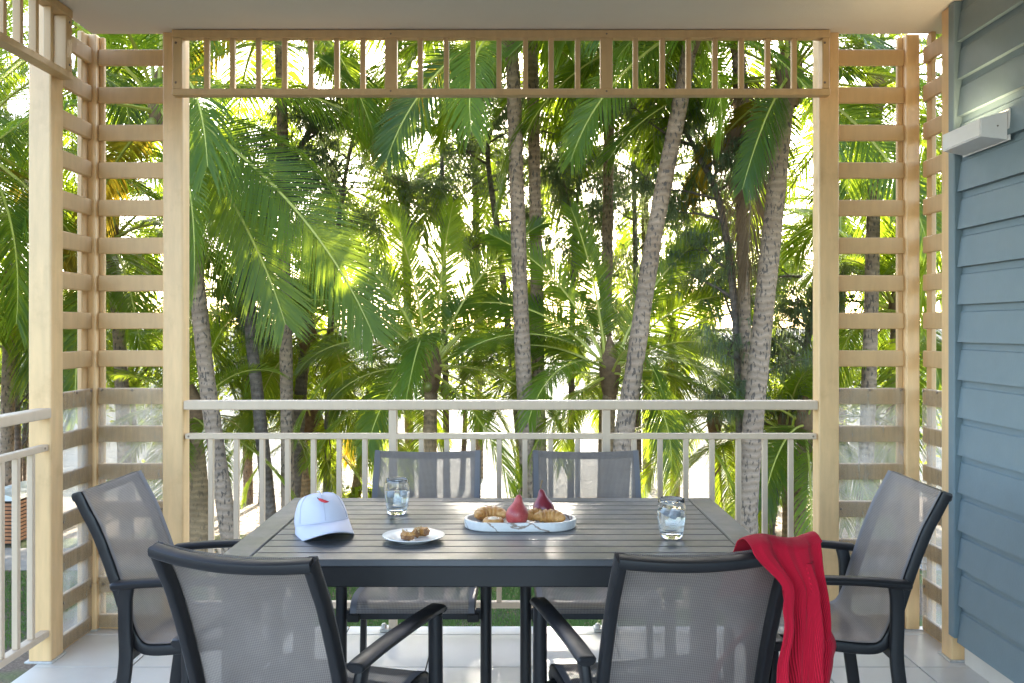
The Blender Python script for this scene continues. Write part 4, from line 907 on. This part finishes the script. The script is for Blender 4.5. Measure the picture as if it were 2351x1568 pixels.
# ---------------------------------------------------------------- broad-leaved beach trees and shrubs
def leafy(name, label, cat, d, base, r, n, seed, stem=.1, leaf=.11, group='leafy trees and shrubs at the beach edge'):
    rg = random.Random(seed); B = W(base[0], base[1], d); zb = gz(d); root = empty(name, (B.x, d, zb)); tag(root, label, cat, group); c = Vector((0, 0, B.z - zb)); V, Fc = [], []
    limb(V, Fc, [Vector((0, 0, -.05)), c * .5 + Vector((.1, 0, 0)), c], stem, stem * .5, 8); hubs = []
    for k in range(12):
        dd = Vector((rg.gauss(0, 1), rg.gauss(0, .8), rg.gauss(0, .75))).normalized(); e = c + Vector((dd.x * r[0], dd.y * r[0], dd.z * r[1])) * rg.uniform(.5, .95); limb(V, Fc, [c * .8, c.lerp(e, .5), e], stem * .35, stem * .08, 5); hubs.append(e)
    obj('trunk', mesh('trunk', V, Fc, 'rough_bark', True), root); V, Fc = [], []
    for k in range(n):
        h = hubs[rg.randrange(12)]; p = h + Vector((rg.gauss(0, .30 * r[0]), rg.gauss(0, .30 * r[0]), rg.gauss(0, .30 * r[1]))); a = Vector((rg.gauss(0, 1), rg.gauss(0, 1), rg.gauss(0, .5))).normalized(); s = a.cross(Vector((rg.random(), rg.random(), 1))).normalized(); l = leaf * rg.uniform(.7, 1.3); b = len(V)
        V += [p - a * l, p + s * l * .45, p + a * l, p - s * l * .45]; Fc.append((b, b + 1, b + 2, b + 3))
    tag(obj('crown', mesh('crown', V, Fc, 'broad_leaf'), root), kind='stuff'); return root
leafy('beach_tree', 'bright leafy beach tree behind the dark-trunked palm', 'tree', 25.5, (600, 820), (1.9, 1.5), 3600, 51)
leafy('beach_tree', 'bright leafy beach tree between the young palm and the straight trunk', 'tree', 28.0, (1060, 800), (1.5, 1.6), 2600, 52)
leafy('beach_tree', 'leafy beach tree beyond the side railing above the slatted bins', 'tree', 25.0, (60, 900), (1.6, 1.2), 2200, 53)
leafy('beach_tree', 'leafy beach tree in the gaps of the slatted screen beside the blue wall', 'tree', 26.0, (2010, 900), (1.9, 1.5), 2600, 54)
leafy('beach_tree', 'leafy beach tree behind the palms painted orange-lit', 'tree', 26.5, (1780, 880), (1.7, 1.4), 2400, 55)
leafy('beach_tree', 'leafy beach tree behind the slatted screen of the boxed-sleeve corner', 'tree', 25.0, (300, 820), (1.7, 1.8), 2600, 56)
leafy('beach_shrub', 'low lime-green shrub on the sand behind the half-empty glass', 'shrub', 24.0, (845, 1132), (.55, .22), 520, 57, .03, .10)
leafy('beach_shrub', 'low lime-green shrub on the sand beside the slim leaning palm', 'shrub', 24.4, (790, 1138), (.40, .16), 320, 58, .03, .09)

# ---------------------------------------------------------------- slatted bins beside the path
def bin_house(label, px, d):
    x = (px - CX) * d / F; b = empty('slatted_bin', (x, d, -3.2)); tag(b, label, 'bin', 'slatted bins beside the path'); w, h = .36, .95
    for sx in (-1, 1):
        for sy in (-1, 1): obj('corner_upright', box_mesh(.05, .05, h, 'bin_metal', .005), b, (sx * w, sy * w, h / 2))
    for k in range(11):
        z = .10 + k * .078
        for s in (-1, 1):
            obj('slat', box_mesh(2 * w - .06, .018, .055, 'bin_wood', .003), b, (0, s * w, z)); obj('slat', box_mesh(.018, 2 * w - .06, .055, 'bin_wood', .003), b, (s * w, 0, z))
    obj('liner', box_mesh(.60, .60, .88, 'dark_void', .02), b, (0, 0, .46))
    V = []; 
    for k in range(9):
        a = R(180 * k / 8); V.append((w * 1.18 * math.cos(a), .15 * math.sin(a)))
    n = len(V); vv = [(x_, -w * 1.18, z_) for x_, z_ in V] + [(x_, w * 1.18, z_) for x_, z_ in V]; ff = [(k, k + 1, n + k + 1, n + k) for k in range(n - 1)] + [tuple(range(n)), tuple(range(2 * n - 1, n - 1, -1)), (0, n, 2 * n - 1, n - 1)]
    obj('curved_lid', mesh('curved_lid', vv, ff, 'bin_metal'), b, (0, 0, h + .02))
bin_house('timber-slatted bin with curved grey lid standing behind its twin', 12, 20.0)
bin_house('timber-slatted bin with curved grey lid next to the path, beside the post', 50, 20.9)

# ---------------------------------------------------------------- grass blades and leaf litter on the lawn in view
def scatter(name, label, cat, n, seed, mat, xr, yr, hgt, wid, flat):
    rg = random.Random(seed); V, Fc = [], []
    for k in range(n):
        x = rg.uniform(*xr); y = rg.uniform(*yr); a = rg.uniform(0, 6.28); h = hgt * rg.uniform(.5, 1.3); w = wid * rg.uniform(.6, 1.3); dx, dy = math.cos(a), math.sin(a); b = len(V); z = -3.2
        if flat: V += [(x - dx * h, y - dy * h, z + .012), (x + dy * w, y - dx * w, z + .03), (x + dx * h, y + dy * h, z + .012), (x - dy * w, y + dx * w, z + .02)]; Fc.append((b, b + 1, b + 2, b + 3))
        else: V += [(x - dx * w, y - dy * w, z), (x + dx * w, y + dy * w, z), (x + rg.uniform(-.4, .4) * h, y + rg.uniform(-.4, .4) * h, z + h)]; Fc.append((b, b + 1, b + 2))
    tag(obj(name, mesh(name, V, Fc, mat)), label, cat, None, 'stuff')
scatter('grass', 'short green lawn grass seen under the railing', 'grass', 42000, 61, 'grass_blade', (-4.2, 4.0), (13.6, 17.6), .055, .008, False)
scatter('grass', 'short green lawn grass below the side railing', 'grass', 16000, 62, 'grass_blade', (-11.5, -7.2), (13.2, 17.6), .055, .009, False)
scatter('leaf_litter', 'dry brown leaf litter on sand and lawn edge', 'leaf litter', 5000, 63, 'palm_leaf_dry', (-9, 9), (14.0, 24.5), .06, .012, True)
